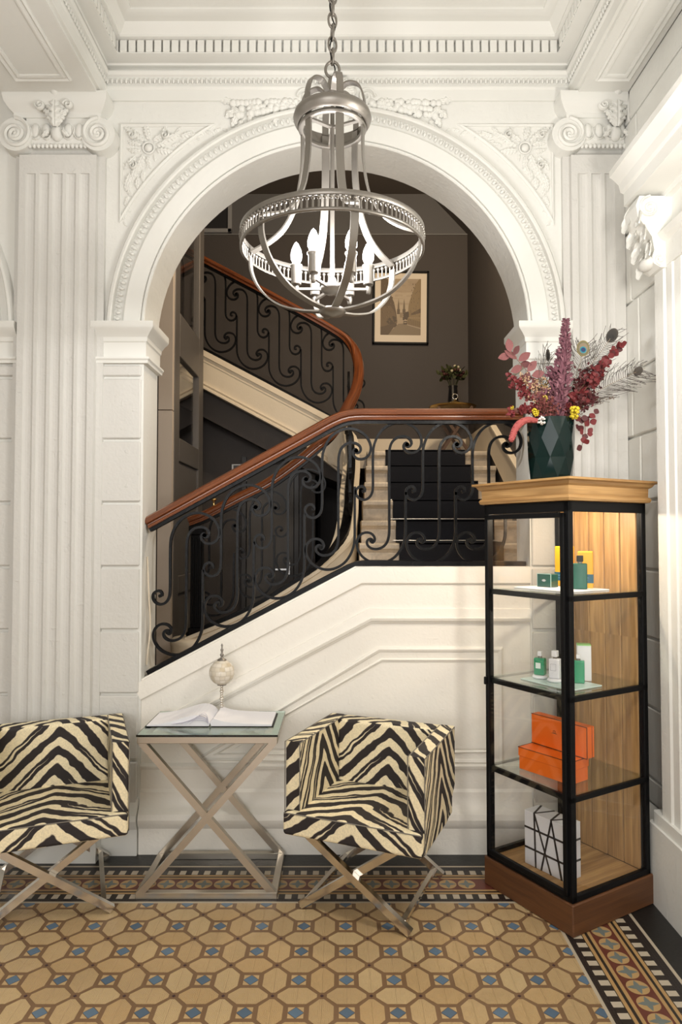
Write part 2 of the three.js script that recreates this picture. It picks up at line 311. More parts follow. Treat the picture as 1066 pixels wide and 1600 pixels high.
{
  const wall = thing('wall_back', 'white plaster wall with a wide round arch and carved spandrels', 'wall', [0, 0, 0], 0, null, STR);
  const s = new THREE.Shape([[-4.2, 0], [-0.888, 0], [-0.888, AY]].map((q) => new THREE.Vector2(...q)));
  for (let i = 0; i <= 48; i++) { const a = Math.PI - Math.PI * i / 48; s.lineTo(AX + AR * Math.cos(a), AY + AR * Math.sin(a)); }
  for (const q of [[AX + AR, 0], [1.27, 0], [1.27, 3.70], [-4.2, 3.70]]) s.lineTo(...q);
  mesh('wall_face', boxUV(new THREE.ExtrudeGeometry(s, { depth: ZW - ZB, bevelEnabled: false, curveSegments: 4 }).translate(0, 0, ZB)), M.plaster, wall);
  // archivolt: fascia, edge bead, outer moulding
  const ringMould = (prof, a1 = Math.PI, cx = AX, n = 64) => sweep(arc(1, 0, a1, n, ZW, cx), prof.map(([r, h]) => [1 - r, h]), {});
  const OUT = [[1.008, -0.002], [1.008, 0.030], [1.014, 0.036], [1.024, 0.034], [1.032, 0.022], [1.036, -0.002]], FAS = [[0.884, -0.002], [0.884, 0.010], [0.956, 0.015], [0.962, 0.011], [0.966, -0.002]];
  mesh('archivolt', merge([ringMould(OUT), ringMould(FAS), ringMould([[0.866, -0.002], [0.866, 0.005], [0.870, 0.010], [0.877, 0.010], [0.882, 0.003], [0.882, -0.002]])]), M.carved, wall);
  const eggs = [];
  const egg = ball(0, 0, 0, 0.0075, 6, 5, 1, 1.5, 0.8), dart = ball(0, 0, 0, 0.004, 4, 3, 0.7, 2, 1);
  for (let i = 1; i < 112; i++) { const a = Math.PI * i / 112; eggs.push(place(egg, AX + 0.985 * Math.cos(a), AY + 0.985 * Math.sin(a), ZW + 0.013, a - Math.PI / 2), place(dart, AX + 0.993 * Math.cos(a + 0.014), AY + 0.993 * Math.sin(a + 0.014), ZW + 0.016, a - Math.PI / 2)); }
  mesh('egg_and_dart_band', merge(eggs), M.carved, wall).userData.kind = 'stuff';
  // the next arch on the left, seen at the edge of the picture
  mesh('archivolt', merge([ringMould(OUT, 1.6, -2.498, 30), ringMould(FAS, 1.6, -2.498, 30)]), M.carved, wall);
  // spandrel panels
  for (const side of [-1, 1]) {
    const xe = side < 0 ? -1.0 : 0.962, yT = 3.262, yB = 2.80, out = [];
    const edge = [];
    const a1 = side < 0 ? Math.PI - Math.asin((yT - AY) / 1.104) : Math.asin((yT - AY) / 1.104);
    const a0 = side < 0 ? Math.PI - Math.acos((AX - xe) / 1.104) : Math.acos((xe - AX) / 1.104);
    for (let i = 0; i <= 14; i++) { const a = a0 + (a1 - a0) * i / 14; edge.push(V(AX + 1.104 * Math.cos(a), AY + 1.104 * Math.sin(a), ZW)); }
    const loop = [...edge, V(xe, yT, ZW)];
    const sp = mesh('spandrel_panel', sweep(loop, [[-0.010, -0.002], [-0.008, 0.008], [0, 0.012], [0.008, 0.006], [0.010, -0.002]], { closed: true }), M.carved, wall);
    // foliage: rosette in the corner field, leaves along the three edges
    const X = (d) => xe - side * d;
    const rot = (r) => (side < 0 ? -r : r), LL = (kind, dx, dy, r, sc) => out.push(place(LEAF[side < 0 ? kind : ({ b: 'c', c: 'b' }[kind] || kind)], X(dx), yT - dy, ZW, rot(r), sc));
    out.push(ball(X(0.125), yT - 0.105, ZW, 0.019, 12, 8, 1, 1, 0.9)); out.push(ni(new THREE.TorusGeometry(0.026, 0.005, 6, 20).translate(X(0.125), yT - 0.105, ZW + 0.004)));
    // acanthus leaves flowing out of the rosette until the panel is filled
    const rows = [0.062, 0.118, 0.175, 0.235, 0.295, 0.355, 0.41];
    rows.forEach((rad, j) => { const n = Math.round(6 + rad * 62); for (let k = 0; k < n; k++) {
      const r = (k + (j % 2) * 0.5) * 2 * Math.PI / n, dx = 0.125 + Math.sin(r) * rad * 0.6, dy = 0.105 - Math.cos(r) * rad * 0.6, ex = dx + Math.sin(r) * 0.052, ey = dy - Math.cos(r) * 0.052;
      const inside = (a, b) => a > 0.012 && b > 0.012 && Math.hypot(X(a) - AX, yT - b - AY) > 1.118;
      if (!inside(dx, dy)) continue;
      const sc = inside(ex, ey) ? 0.50 : inside((dx + ex) / 2, (dy + ey) / 2) ? 0.27 : 0; if (!sc) continue;
      LL(['a', 'b', 'c'][(k + j) % 3], dx, dy, r + ((k + j) % 3 - 1) * 0.25, sc);
    } });
    for (let k = 0; k < 6; k++) { const t = 0.27 + 0.038 * k; LL(k % 2 ? 'b' : 'c', t, 0.018 + 0.010 * (5 - k) * 0.6, 1.62, 0.50 - 0.05 * k); LL(k % 2 ? 'c' : 'b', 0.016 + 0.008 * (5 - k) * 0.6, t - 0.02, 3.05, 0.50 - 0.05 * k); }
    for (const [dx, dy, r] of [[0.20, 0.05, 0.022], [0.055, 0.19, 0.020], [0.05, 0.05, 0.018]]) out.push(sweep(spiral(X(dx), yT - dy, r, 0.005, 1.4, 1, side, 20).map((p) => p.setZ(ZW + 0.006)), halfRound(0.0045, 0.018, 4), {}));
    mesh('carved_foliage', merge(out), M.carved, sp);
  }
  // swags and cartouche above the crown of the arch
  for (const side of [-1, 1]) {
    const o = [];
    for (let k = 0; k < 16; k++) { const t = k / 15, x = AX + side * (0.17 + 0.29 * t), yTop = 3.382, yLow = 3.352 - 0.06 * t; for (let q = 0; q < 3; q++) o.push(ball(x + rr(-0.012, 0.012), yLow + (yTop - yLow) * (q + 0.5) / 3 - 0.006, ZW + 0.006, rr(0.013, 0.02), 7, 5, 1, 1, 0.9)); }
    for (let k = 0; k < 9; k++) { const t = k / 8; o.push(place(k % 2 ? LEAF.s : LEAF.d, AX + side * (0.16 + 0.31 * t), 3.34 - 0.045 * t, ZW + 0.008, side * (-1.2 + 0.8 * rnd()) + (k % 3 ? 0 : 2.2), 0.9)); }
    for (const [dx, dy, r] of [[0.45, 3.31, -side * 2.7], [0.455, 3.335, -side * 2.2], [0.47, 3.37, -side * 1.4], [0.43, 3.285, -side * 3.0]]) o.push(place(LEAF.s, AX + side * dx, dy, ZW + 0.004, r, 0.9));
    o.push(sweep(Array.from({ length: 12 }, (_, i) => V(AX + side * (0.12 + 0.34 * i / 11), 3.372 - 0.03 * Math.sin(Math.PI * i / 11), ZW)), halfRound(0.004, 0.012, 4), {}));
    mesh('fruit_swag', merge(o), M.carved, wall);
  }
  const c = []; // cartouche: shell over a shield with scrolls
  for (let k = 0; k < 11; k++) c.push(place(LEAF.s, AX, 3.385, ZW + 0.03, -1.35 + 2.7 * k / 10, 1.35));
  for (let k = 0; k < 9; k++) c.push(place(LEAF.d, AX, 3.40, ZW + 0.05, -1.2 + 2.4 * k / 8, 1.2));
  c.push(ball(AX, 3.33, ZW, 0.075, 16, 12, 0.9, 1.25, 0.75));
  for (const sd of [-1, 1]) c.push(sweep(spiral(AX + sd * 0.135, 3.385, 0.042, 0.01, 1.4, Math.PI / 2 - sd * 1.57, sd, 30).map((p) => p.setZ(ZW)), halfRound(0.009, 0.03, 5), {}), place(LEAF.a, AX + sd * 0.05, 3.30, ZW + 0.01, -sd * 1.0, 0.7));
  mesh('cartouche', merge(c), M.carved, wall);
  // piers: rusticated blocks, each a stone of its own
  const pier = (x0, x1) => {
    const ys = [0.02, ...COURSE, 2.165];
    for (let i = 0; i + 1 < ys.length; i++) mesh('stone_block', cbx(x0, x1, ys[i] + (i ? 0.006 : 0), ys[i + 1] - 0.006, ZW - 0.02, ZW + 0.014, 0.005), M.pier, wall);
  };
  pier(-1.108, -0.898); pier(0.850, 1.03); pier(-1.62, -1.452);
  // pier bases and imposts with their mouldings
  const impProf = [[0.0, -0.01], [0, 0.022], [0.012, 0.024], [0.018, 0.031], [0.026, 0.031], [0.03, 0.012], [0.095, 0.012], [0.10, 0.018], [0.118, 0.020], [0.135, 0.034], [0.150, 0.050], [0.158, 0.054], [0.182, 0.054], [0.182, -0.01]];
  const impost = (path) => mesh('impost', sweep(path, impProf.map(([h, p]) => [p, h]), { N: V(0, 1, 0), crease: 0.5 }), M.carved, wall);
  const iy = 2.167;
  impost([V(-0.888, iy, ZB), V(-0.888, iy, ZW), V(-1.112, iy, ZW)]);
  impost([V(1.03, iy, ZW), V(0.844, iy, ZW), V(0.844, iy, ZB)]);
  impost([V(-1.452, iy, ZW), V(-1.9, iy, ZW)]);
}
// ------------------------------------------------------------------ pilasters with Ionic capitals
function pilaster(n, label, xc, half, clipR) {
  const t = thing('trim_' + n, label, 'pilaster', [0, 0, 0], 0, null, STR);
  const zf = -3.05, x0 = xc - half, x1 = Math.min(xc + half, clipR), yT = 3.06;
  // fluted shaft: cross-section swept upward
  const sec = [[x0, ZW - 0.01], [x0, zf]];
  const nf = 5, marg = 0.022, fw = (2 * half - 2 * marg) / nf;
  for (let i = 0; i < nf; i++) {
    const a = x0 + marg + i * fw + 0.008, b = x0 + marg + (i + 1) * fw - 0.008;
    if (b > x1) break;
    for (let k = 0; k <= 6; k++) { const th = Math.PI * k / 6; sec.push([(a + b) / 2 - Math.cos(th) * (b - a) / 2, zf - 0.008 * Math.sin(th)]); }
  }
  sec.push([x1, zf], [x1, ZW - 0.01]);
  mesh('shaft', merge([slabXZ(sec, 0.30, yT - 0.045), bx(x0, x1, yT - 0.045, yT + 0.04, ZW - 0.01, zf)]), M.pier, t);
  mesh('backing', bx(x0 - 0.03, Math.min(x1 + 0.03, 1.27), 0.0, 3.36, ZW - 0.01, ZW + 0.02), M.pier, t);
  // base
  const bp = [[-0.01, 0], [0.05, 0], [0.05, 0.10], [0.045, 0.105], [0.06, 0.125], [0.062, 0.15], [0.05, 0.17], [0.032, 0.18], [0.028, 0.20], [0.042, 0.225], [0.035, 0.25], [0.012, 0.262], [0.008, 0.30], [-0.01, 0.31]];
  mesh('base', sweep([V(x1, 0, ZW), V(x1, 0, zf), V(x0, 0, zf), V(x0, 0, ZW)].slice(clipR < 1.3 && xc > 0 ? 1 : 0), bp.map(([p, h]) => [p, h]), { N: V(0, 1, 0) }), M.carved, t);
  // capital
  const cap = sub('capital', t), yc = 3.185;
  const ab = [[0.0, 0], [0.012, 0], [0.014, 0.02], [0.03, 0.036], [0.045, 0.06], [0.05, 0.085], [0.05, 0.10], [0.0, 0.10]];
  mesh('abacus', merge([sweep((xc > 0 ? [V(1.27, 3.262, zf), V(x0 - 0.01, 3.262, zf), V(x0 - 0.01, 3.262, ZW)] : [V(x1 + 0.01, 3.262, ZW), V(x1 + 0.01, 3.262, zf), V(x0 - 0.01, 3.262, zf), V(x0 - 0.01, 3.262, ZW)]), ab, { N: V(0, 1, 0) }), bx(x0, x1, 3.262, 3.36, ZW, zf + 0.002)]), M.carved, cap);
  const vols = xc > 0 ? [-1] : [-1, 1];
  for (const sd of vols) {
    const vx = xc + sd * (half + 0.012);
    const g = [sweep(spiral(vx, yc, 0.072, 0.012, 2.6, Math.PI / 2, sd, 70).map((p) => p.setZ(zf + 0.012)), [[-0.009, -0.02], [-0.008, 0.012], [0, 0.018], [0.008, 0.012], [0.009, -0.02]], {}),
      T(ni(new THREE.CylinderGeometry(0.076, 0.08, 0.075, 28).rotateX(Math.PI / 2)), vx, yc, zf - 0.022), ball(vx, yc, zf + 0.014, 0.013, 10, 6)];
    mesh('volute', merge(g), M.carved, cap);
  }
  const xa = x0 + 0.05, xb = Math.min(x1 - 0.0, xc + half - 0.05), ech = [bx(xa - 0.02, xb + (xc > 0 ? 0 : 0.02), 3.135, 3.262, ZW, zf + 0.004)];
  const ne = 5; for (let i = 0; i < ne; i++) { const x = xc - half + 0.05 + (2 * half - 0.1) * (i + 0.5) / ne; if (x > xb) break; ech.push(ball(x, 3.205, zf + 0.004, 0.022, 12, 8, 0.95, 1.55, 0.8)); const r = sweep(Array.from({ length: 13 }, (_, k) => { const a = Math.PI + Math.PI * k / 12; return V(x + 0.029 * Math.cos(a), 3.215 + 0.052 * Math.sin(a) * 0.95, zf + 0.004); }), halfRound(0.004, 0.014, 4), {}); ech.push(r); }
  for (let i = 0; i < 16; i++) { const x = xc - half + 0.03 + (2 * half - 0.06) * i / 15; if (x < xb + 0.02) ech.push(ball(x, 3.137, zf + 0.004, 0.009, 7, 5, 1, 1.3, 1)); }
  mesh('echinus', merge(ech), M.carved, cap);
  const or = []; const ox = xc > 0 ? 1.225 : xc; // carved palmette in the middle
  for (const [dx, dy, r, sc, k] of [[0, 0, 0, 0.95, 'a'], [-0.012, 0.02, 0.5, 0.8, 's'], [0.012, 0.02, -0.5, 0.8, 's'], [-0.012, 0.05, 0.9, 0.8, 's'], [0.012, 0.05, -0.9, 0.8, 's'], [-0.01, 0.085, 1.15, 0.8, 'd'], [0.01, 0.085, -1.15, 0.8, 'd'], [0, 0.075, 0, 0.7, 's'], [-0.03, -0.01, 2.4, 0.6, 's'], [0.03, -0.01, -2.4, 0.6, 's']]) if (ox + dx < 1.26) or.push(place(LEAF[k], ox + dx, 3.205 + dy, zf + 0.03, r, sc));
  for (const sd of xc > 0 ? [-1] : [-1, 1]) or.push(sweep(spiral(ox + sd * 0.062, 3.297, 0.022, 0.005, 1.5, Math.PI, -sd, 24).map((p) => p.setZ(zf + 0.045)), halfRound(0.006, 0.016, 4), {}));
  or.push(ball(ox, 3.362, zf + 0.045, 0.020, 10, 7), ball(ox, 3.19, zf + 0.01, 0.03, 10, 8, 0.9, 1.2, 0.9));
  mesh('palmette', merge(or), M.carved, cap);
}
pilaster(1, 'white fluted pilaster with full scrolled capital beside the left chair', -1.268, 0.172, 9);
pilaster(2, 'white fluted pilaster with half scrolled capital in the right corner', 1.202, 0.172, 1.268);

// ------------------------------------------------------------------ beams, cornice and ceiling
const CL = -1.082, CR = 1.05, ZF = 0.55, SOF = 3.355, CEIL = 3.66;
{
  const ce = thing('ceiling', 'white coffered plaster ceiling with deep beams', 'ceiling', [0, 0, 0], 0, null, STR);
  mesh('ceiling_slab', bx(-4.2, 1.6, CEIL, CEIL + 0.2, -3.4, 3.4), M.ceiling, ce);
  // recessed field in the coffer, framed by a flat moulding
  mesh('panel_moulding', sweep([V(CL + 0.16, CEIL, ZF - 0.2), V(CL + 0.16, CEIL, ZW + 0.18), V(CR - 0.16, CEIL, ZW + 0.18), V(CR - 0.16, CEIL, ZF - 0.2)], [[-0.02, 0.002], [-0.02, -0.008], [0, -0.016], [0.02, -0.012], [0.06, -0.012], [0.06, 0.002]], { N: V(0, 1, 0), closed: true }), M.carved, ce);
  const soffit = (x0, x1, z0, z1, name) => mesh(name, bx(x0, x1, SOF, CEIL, z0, z1), M.ceiling, ce);
  soffit(-1.50, CL, ZW, 3.2, 'beam'); soffit(CR, 1.27, ZW, 3.2, 'beam'); soffit(CL, CR, ZF, ZF + 0.5, 'beam');
  soffit(-4.0, -1.50, 0.3, 0.8, 'beam'); soffit(-1.5, 1.27, 3.0, 3.2, 'beam');
  // sunk panel lines on the beam soffits
  const sof = (x0, x1) => mesh('soffit_moulding', sweep([V(x0, SOF, 0.3), V(x0, SOF, -2.90), V(x1, SOF, -2.90), V(x1, SOF, 0.3)], [[-0.018, 0.002], [-0.018, -0.006], [-0.008, -0.010], [0.002, -0.004], [0.012, -0.012], [0.018, -0.006], [0.018, 0.002]], { N: V(0, 1, 0), closed: true }), M.carved, ce);
  sof(-1.385, -1.175); sof(1.11, 1.225);
  // entablature running round the coffer
  const en = thing('trim_3', 'white plaster cornice with a row of dentils above the arch', 'cornice', [0, 0, 0], 0, null, STR);
  const path = [V(CL, 0, ZF), V(CL, 0, ZW), V(CR, 0, ZW), V(CR, 0, ZF)], opt = { N: V(0, 1, 0), closed: true, crease: 0.4 };
  const mk = (p) => p.map(([a, y]) => [-a, y]);
  mesh('architrave', sweep(path, mk([[-0.01, 3.372], [0.012, 3.372], [0.014, 3.42], [0.020, 3.428], [0.020, 3.436], [0.012, 3.440], [0.012, 3.478], [0.024, 3.484], [0.030, 3.494], [0.030, 3.500], [-0.01, 3.500]]), opt), M.carved, en);
  mesh('cornice_moulding', sweep(path, mk([[-0.01, 3.53], [0.020, 3.53], [0.024, 3.537], [0.085, 3.540], [0.085, 3.545], [0.060, 3.546], [0.060, 3.600], [0.104, 3.602], [0.104, 3.612], [0.118, 3.625], [0.135, 3.648], [0.135, CEIL + 0.01], [-0.01, CEIL + 0.01]]), opt), M.carved, en);
  const dg = cbx(-0.0152, 0.0152, 3.5455, 3.599, 0, 0.034, 0.002);
  for (let x = CL + 0.075; x < CR - 0.07; x += 0.0383) { const d = mesh('dentil', dg, M.carved, en); d.position.set(x, 0, ZW + 0.055); }
  for (let k = 0; k < 22; k++) for (const sd of [-1, 1]) { const d = mesh('dentil', dg, M.carved, en); d.rotation.y = -sd * Math.PI / 2; d.position.set(sd < 0 ? CL + 0.055 : CR - 0.055, 0, ZW + 0.13 + k * 0.0383); }
  const be = [], e1 = ball(0, 0, 0, 0.008, 6, 5, 0.9, 1.6, 0.9), e2 = ball(0, 0, 0, 0.004, 4, 3, 0.8, 2, 1);
  for (let x = CL + 0.02; x < CR - 0.015; x += 0.0215) be.push(T(e1.clone(), x, 3.459, ZW + 0.016), T(e2.clone(), x + 0.0107, 3.456, ZW + 0.016));
  for (let z = ZW + 0.03; z < -1.9; z += 0.0215) for (const x of [CL + 0.016, CR - 0.016]) be.push(T(e1.clone(), x, 3.459, z), T(e2.clone(), x, 3.456, z + 0.0107));
  mesh('leaf_bead_course', merge(be), M.carved, en).userData.kind = 'stuff';
}

// ------------------------------------------------------------------ the hall around and behind the camera
{
  const wr = thing('wall_right', 'white right wall of large plaster blocks with a door surround', 'wall', [0, 0, 0], 0, null, STR);
  mesh('wall_face', merge([bx(1.284, 1.6, 0, 3.7, -3.4, -2.40), bx(1.284, 1.6, 2.42, 3.7, -2.40, -1.42), bx(1.284, 1.6, 0, 3.7, -1.42, 3.4)]), M.plaster, wr);
  const ys = [0.30, ...COURSE.slice(1), 2.105, 2.42, 2.735, 3.222, 3.36].filter((v, i, a) => !i || v - a[i - 1] > 0.1);
  for (let i = 0; i + 1 < ys.length; i++) {
    const cut = i % 2 ? -2.925 : -3.0, y0 = ys[i] + 0.005, y1 = ys[i + 1] - 0.005;
    mesh('stone_block', cbx(1.27, 1.30, y0, y1, -3.14, cut - 0.005, 0.005), M.plaster, wr);
    mesh('stone_block', cbx(1.27, 1.30, y0, y1, cut + 0.005, ys[i] > 2.65 ? -2.0 : -2.60, 0.005), M.plaster, wr);
  }
  mesh('plinth', sweep([V(1.284, 0, -2.60), V(1.284, 0, -3.11)], [[0, 0], [0.03, 0], [0.03, 0.2], [0.045, 0.23], [0.04, 0.26], [0.012, 0.30], [0, 0.30]], { N: V(0, 1, 0) }), M.carved, wr);
  // door surround
  const ds = thing('trim_4', 'white moulded door surround with heavy cornice on the right wall', 'door surround', [0, 0, 0], 0, null, STR);
  const jamb = [[1.30, -2.64], [1.21, -2.64], [1.205, -2.634], [1.205, -2.565], [1.212, -2.556], [1.212, -2.51], [1.218, -2.505], [1.218, -2.455], [1.232, -2.44], [1.232, -2.40], [1.30, -2.40]];
  const mir = jamb.map(([x, z]) => [x, -3.82 - z]).reverse();
  mesh('jamb', slabXZ(jamb, 0.34, 2.40), M.plaster, ds); mesh('jamb', slabXZ(mir, 0.34, 2.40), M.plaster, ds);
  for (const [za, zb] of [[-2.72, -2.40], [-1.42, -1.10]]) mesh('plinth_block', merge([slabXZ([[1.30, za], [1.20, za], [1.185, za + 0.02], [1.185, zb - 0.02], [1.195, zb], [1.30, zb]], 0, 0.30), slabXZ([[1.30, za + 0.02], [1.205, za + 0.02], [1.195, za + 0.035], [1.195, zb - 0.02], [1.205, zb], [1.30, zb]], 0.30, 0.345)]), M.plaster, ds);
  mesh('lintel', merge([bx(1.21, 1.30, 2.40, 2.52, -2.62, -1.20), bx(1.235, 1.30, 2.40, 2.70, -2.64, -1.18), sweep([V(1.21, 2.40, -1.25), V(1.21, 2.40, -2.57)], [[0, 0.09], [0.02, 0.10], [0.03, 0.12], [0.0, 0.13]], { N: V(0, 1, 0) })]), M.plaster, ds);
  const cp = [[0, 2.66], [0.06, 2.66], [0.062, 2.68], [0.16, 2.685], [0.16, 2.735], [0.172, 2.74], [0.18, 2.77], [0.205, 2.795], [0.215, 2.80], [0.215, 2.825], [0, 2.835]];
  mesh('cornice', sweep([V(1.27, 0, -1.10), V(1.27, 0, -2.68)], cp, { N: V(0, 1, 0), crease: 0.4 }), M.carved, ds);
  // console brackets under the cornice
  for (const zc of [-2.60, -1.22]) {
    const br = sub('console_bracket', ds), prof = [];
    for (const [x, y] of [[1.24, 2.665], [1.115, 2.665], [1.102, 2.63], [1.108, 2.585], [1.135, 2.55], [1.16, 2.51], [1.168, 2.46], [1.160, 2.435], [1.165, 2.41], [1.19, 2.395], [1.24, 2.395]]) prof.push([x, y]);
    mesh('scroll_body', prism(prof, zc - 0.05, zc + 0.05), M.carved, br);
    const e = [sweep(spiral(1.152, 2.618, 0.045, 0.009, 1.6, Math.PI * 0.5, 1, 36).map((p) => p.setZ(zc + 0.05)), halfRound(0.005, 0.012, 4), {}), sweep(spiral(1.19, 2.425, 0.022, 0.006, 1.3, -Math.PI * 0.5, -1, 24).map((p) => p.setZ(zc + 0.05)), halfRound(0.004, 0.010, 4), {})];
    mesh('scroll', merge(e), M.carved, br);
    const lf = []; for (let k = 0; k < 7; k++) { const g = leafGeo(0.10, 0.03, 0.014, 3, 0.4, 6, 10).rotateX(-0.35).rotateY(-Math.PI / 2).rotateX(k % 2 ? 0.45 : -0.45); lf.push(g.rotateZ(Math.PI + 0.15).translate(1.112 + k * 0.009, 2.655 - k * 0.03, zc + (k % 2 ? 0.02 : -0.02))); }
    lf.push(ball(1.163, 2.425, zc, 0.03, 10, 8, 0.9, 0.8, 1.7));
    mesh('acanthus_leaf', merge(lf), M.carved, br);
  }
  const dr = thing('door_1', 'white panelled door in the right wall', 'door', [0, 0, 0], 0, null, STR);
  mesh('door_leaf', merge([bx(1.30, 1.34, 0, 2.40, -2.40, -1.42)]), M.plaster, dr);
  for (const [y0, y1] of [[0.2, 0.95], [1.15, 2.2]]) for (const [z0, z1] of [[-2.3, -1.97], [-1.85, -1.52]]) mesh('door_panel', cbx(1.285, 1.31, y0, y1, z0, z1, 0.01), M.plaster, dr);
  // left wall, entrance wall behind the camera
  const wl = thing('wall_left', 'white plain plaster wall at the far left of the hall', 'wall', [0, 0, 0], 0, null, STR);
  mesh('wall_face', bx(-4.2, -4.0, 0, 3.7, -3.4, 3.4), M.plaster, wl);
  const wf = thing('wall_front', 'white entrance wall behind the camera', 'wall', [0, 0, 0], 0, null, STR);
  mesh('wall_face', merge([bx(-4.2, -2.3, 0, 3.7, 3.0, 3.3), bx(0.5, 1.6, 0, 3.7, 3.0, 3.3), bx(-2.3, 0.5, 3.0, 3.7, 3.0, 3.3), bx(-2.3, 0.5, 0, 0.5, 3.0, 3.3)]), M.plaster, wf);
  const wi = thing('window_1', 'wide frosted glazing behind the camera added as a glowing fill light', 'window', [0, 0, 0], 0, null, STR);
  mesh('fill_glow_pane', bx(-2.28, 0.48, 0.52, 2.98, 3.10, 3.12), std({ color: lin(0.8, 0.8, 0.8), emissive: lin(1, 0.97, 0.92), emissiveIntensity: 1.6, roughness: 0.8 }), wi);  // glowing pane and its frame are added, unseen, to light the hall from the front
  mesh('fill_pane_frame', merge([bx(-2.3, 0.5, 0.5, 0.56, 3.0, 3.1), bx(-2.3, 0.5, 2.94, 3.0, 3.0, 3.1), ...[-2.3, -1.4, -0.46, 0.44].map((x) => bx(x, x + 0.06, 0.5, 3.0, 3.0, 3.1))]), M.darkPaint, wi);
}
// ------------------------------------------------------------------ panelled wall under the stair, inside the arch
const ZS = -3.112, RAKE = 0.525;
const railTopY = (x) => (x < 0.06 ? 1.257 + (x - 0.063) * RAKE : 1.257);
{
  const w = thing('trim_5', 'white panelled stair stringer wall with raking mouldings inside the arch', 'stair wall', [0, 0, 0], 0, null, STR);
  const x0 = -0.888, x1 = 0.844, yl = 1.257 + (x0 - 0.063) * RAKE;
  mesh('wall_face', prism([[x0, 0], [x1, 0], [x1, 1.257], [0.063, 1.257], [x0, yl]], ZB, ZS), M.stringer, w);
  const rk = (yLev, xk, dx0 = x0, dx1 = x1) => [V(dx0, yLev + (dx0 - xk) * RAKE, ZS), V(xk, yLev, ZS), V(dx1, yLev, ZS)];
  // a>0 is up (N x T with N=+z, T=+x)
  mesh('capping_band', sweep(rk(1.181, 0.094), [[0, -0.005], [0, 0.010], [0.004, 0.013], [0.074, 0.013], [0.076, -0.005]], {}), M.stringer, w);
  mesh('raking_moulding', sweep(rk(1.018, 0.135), [[-0.014, -0.005], [-0.012, 0.008], [-0.004, 0.012], [-0.002, 0.018], [0.010, 0.022], [0.014, 0.014], [0.05, 0.010], [0.054, -0.005]], {}), M.stringer, w);
  const pan = [V(-0.60, 0.415, ZS), V(0.69, 0.415, ZS), V(0.69, 0.868, ZS), V(0.175, 0.868, ZS)];
  mesh('panel_moulding', sweep(pan, [[-0.032, -0.005], [-0.030, 0.008], [-0.022, 0.014], [-0.012, 0.010], [-0.008, 0.006], [0.018, 0.004], [0.024, 0.012], [0.032, 0.008], [0.034, -0.005]], { closed: true }), M.stringer, w);
  mesh('panel_field', prism([[-0.47, 0.452], [0.650, 0.452], [0.650, 0.828], [0.184, 0.828]], ZS - 0.01, ZS + 0.006), M.stringer, w);
  const bp = [[-0.01, 0], [0.030, 0], [0.030, 0.112], [0.034, 0.118], [0.046, 0.135], [0.050, 0.155], [0.044, 0.178], [0.032, 0.192], [0.026, 0.197], [0.016, 0.215], [0.010, 0.24], [0.010, 0.262], [0.003, 0.275], [0.003, 0.36], [0.014, 0.365], [0.018, 0.378], [0.006, 0.388], [-0.01, 0.388]];
  mesh('moulded_base', sweep([V(x1, 0, ZS), V(x0, 0, ZS)], bp, { N: V(0, 1, 0), crease: 0.45 }), M.stringer, w);
  const bp2 = bp.slice(0, 11).concat([[-0.01, 0.245]]);
  mesh('pier_base', sweep([V(-0.892, 0, ZW), V(-1.10, 0, ZW)], bp2, { N: V(0, 1, 0), crease: 0.45 }), M.carved, w);
  mesh('pier_base', sweep([V(1.03, 0, ZW), V(0.848, 0, ZW)], bp2, { N: V(0, 1, 0), crease: 0.45 }), M.carved, w);
}

// ------------------------------------------------------------------ wrought-iron scroll unit, coordinates in millimetre-like trace units (centre 0,0)
const TU = 0.000492; // metres per trace unit
const tA = [[0, 0], [0, 220], [1, 367], [7, 417], [25, 467], [63, 507], [123, 525], [173, 515], [203, 487], [208, 455], [192, 434], [170, 431], [156, 446], [163, 459]];
const tBtop = [[-152, 180], [-152, 300], [-150, 380], [-142, 437], [-112, 517], [-57, 592], [23, 642], [103, 657], [183, 639], [253, 592], [293, 527], [303, 472], [288, 417], [253, 382], [213, 371], [168, 381], [140, 412], [136, 443], [152, 464], [170, 462]];
const tBlow = (d) => [[-242, 10 - d], [-226, 16 - d], [-230, 42 - d], [-252, 59 - d], [-282, 52 - d], [-306, 28 - d], [-309, -10 - d], [-282, -51 - d], [-232, -67 - d], [-184, -43 - d], [-158, 5 - d], [-152, 57 - d]];
// at(x, y) maps unit coordinates (metres) to space; off(pts) makes the bar. d: extra length of the outer bars on a rake
function scrollUnit(parent, map, nrm, d, flip, mat = M.iron, sc = 1, w = 0.0115, dep = 0.018) {
  const S = TU * sc, mk = (pts, seg, eyes, name) => {
    const path = curve(pts.map(([x, y]) => map(flip * x * S, y * S)), seg);
    const g = [sweep(path, rect(w, dep), { N: nrm, crease: 0.7 })];
    for (const [ex, ey, r] of eyes) { const p = map(flip * ex * S, ey * S); const q = new THREE.CylinderGeometry(r, r, dep * 1.25, 10).rotateX(Math.PI / 2); q.applyQuaternion(new THREE.Quaternion().setFromUnitVectors(V(0, 0, 1), nrm)); g.push(ni(q.translate(p.x, p.y, p.z))); }
    mesh(name, merge(g), mat, parent);
  };
  const A2 = tA.slice(1).map(([x, y]) => [-x, -y]).reverse();
  mk([...A2, ...tA], 110, [[168, 449, 0.0095], [-168, -449, 0.0095]], 'scroll_bar');
  mk([...tBlow(d), ...tBtop.map(([x, y]) => [x, y])], 120, [[-242, 12 - d, 0.008], [166, 450, 0.0095]], 'scroll_bar');
  mk([[153, 5 + d], [152, -90 + d * 0.6], ...tBtop.map(([x, y]) => [-x, -y])], 90, [], 'scroll_bar');
}
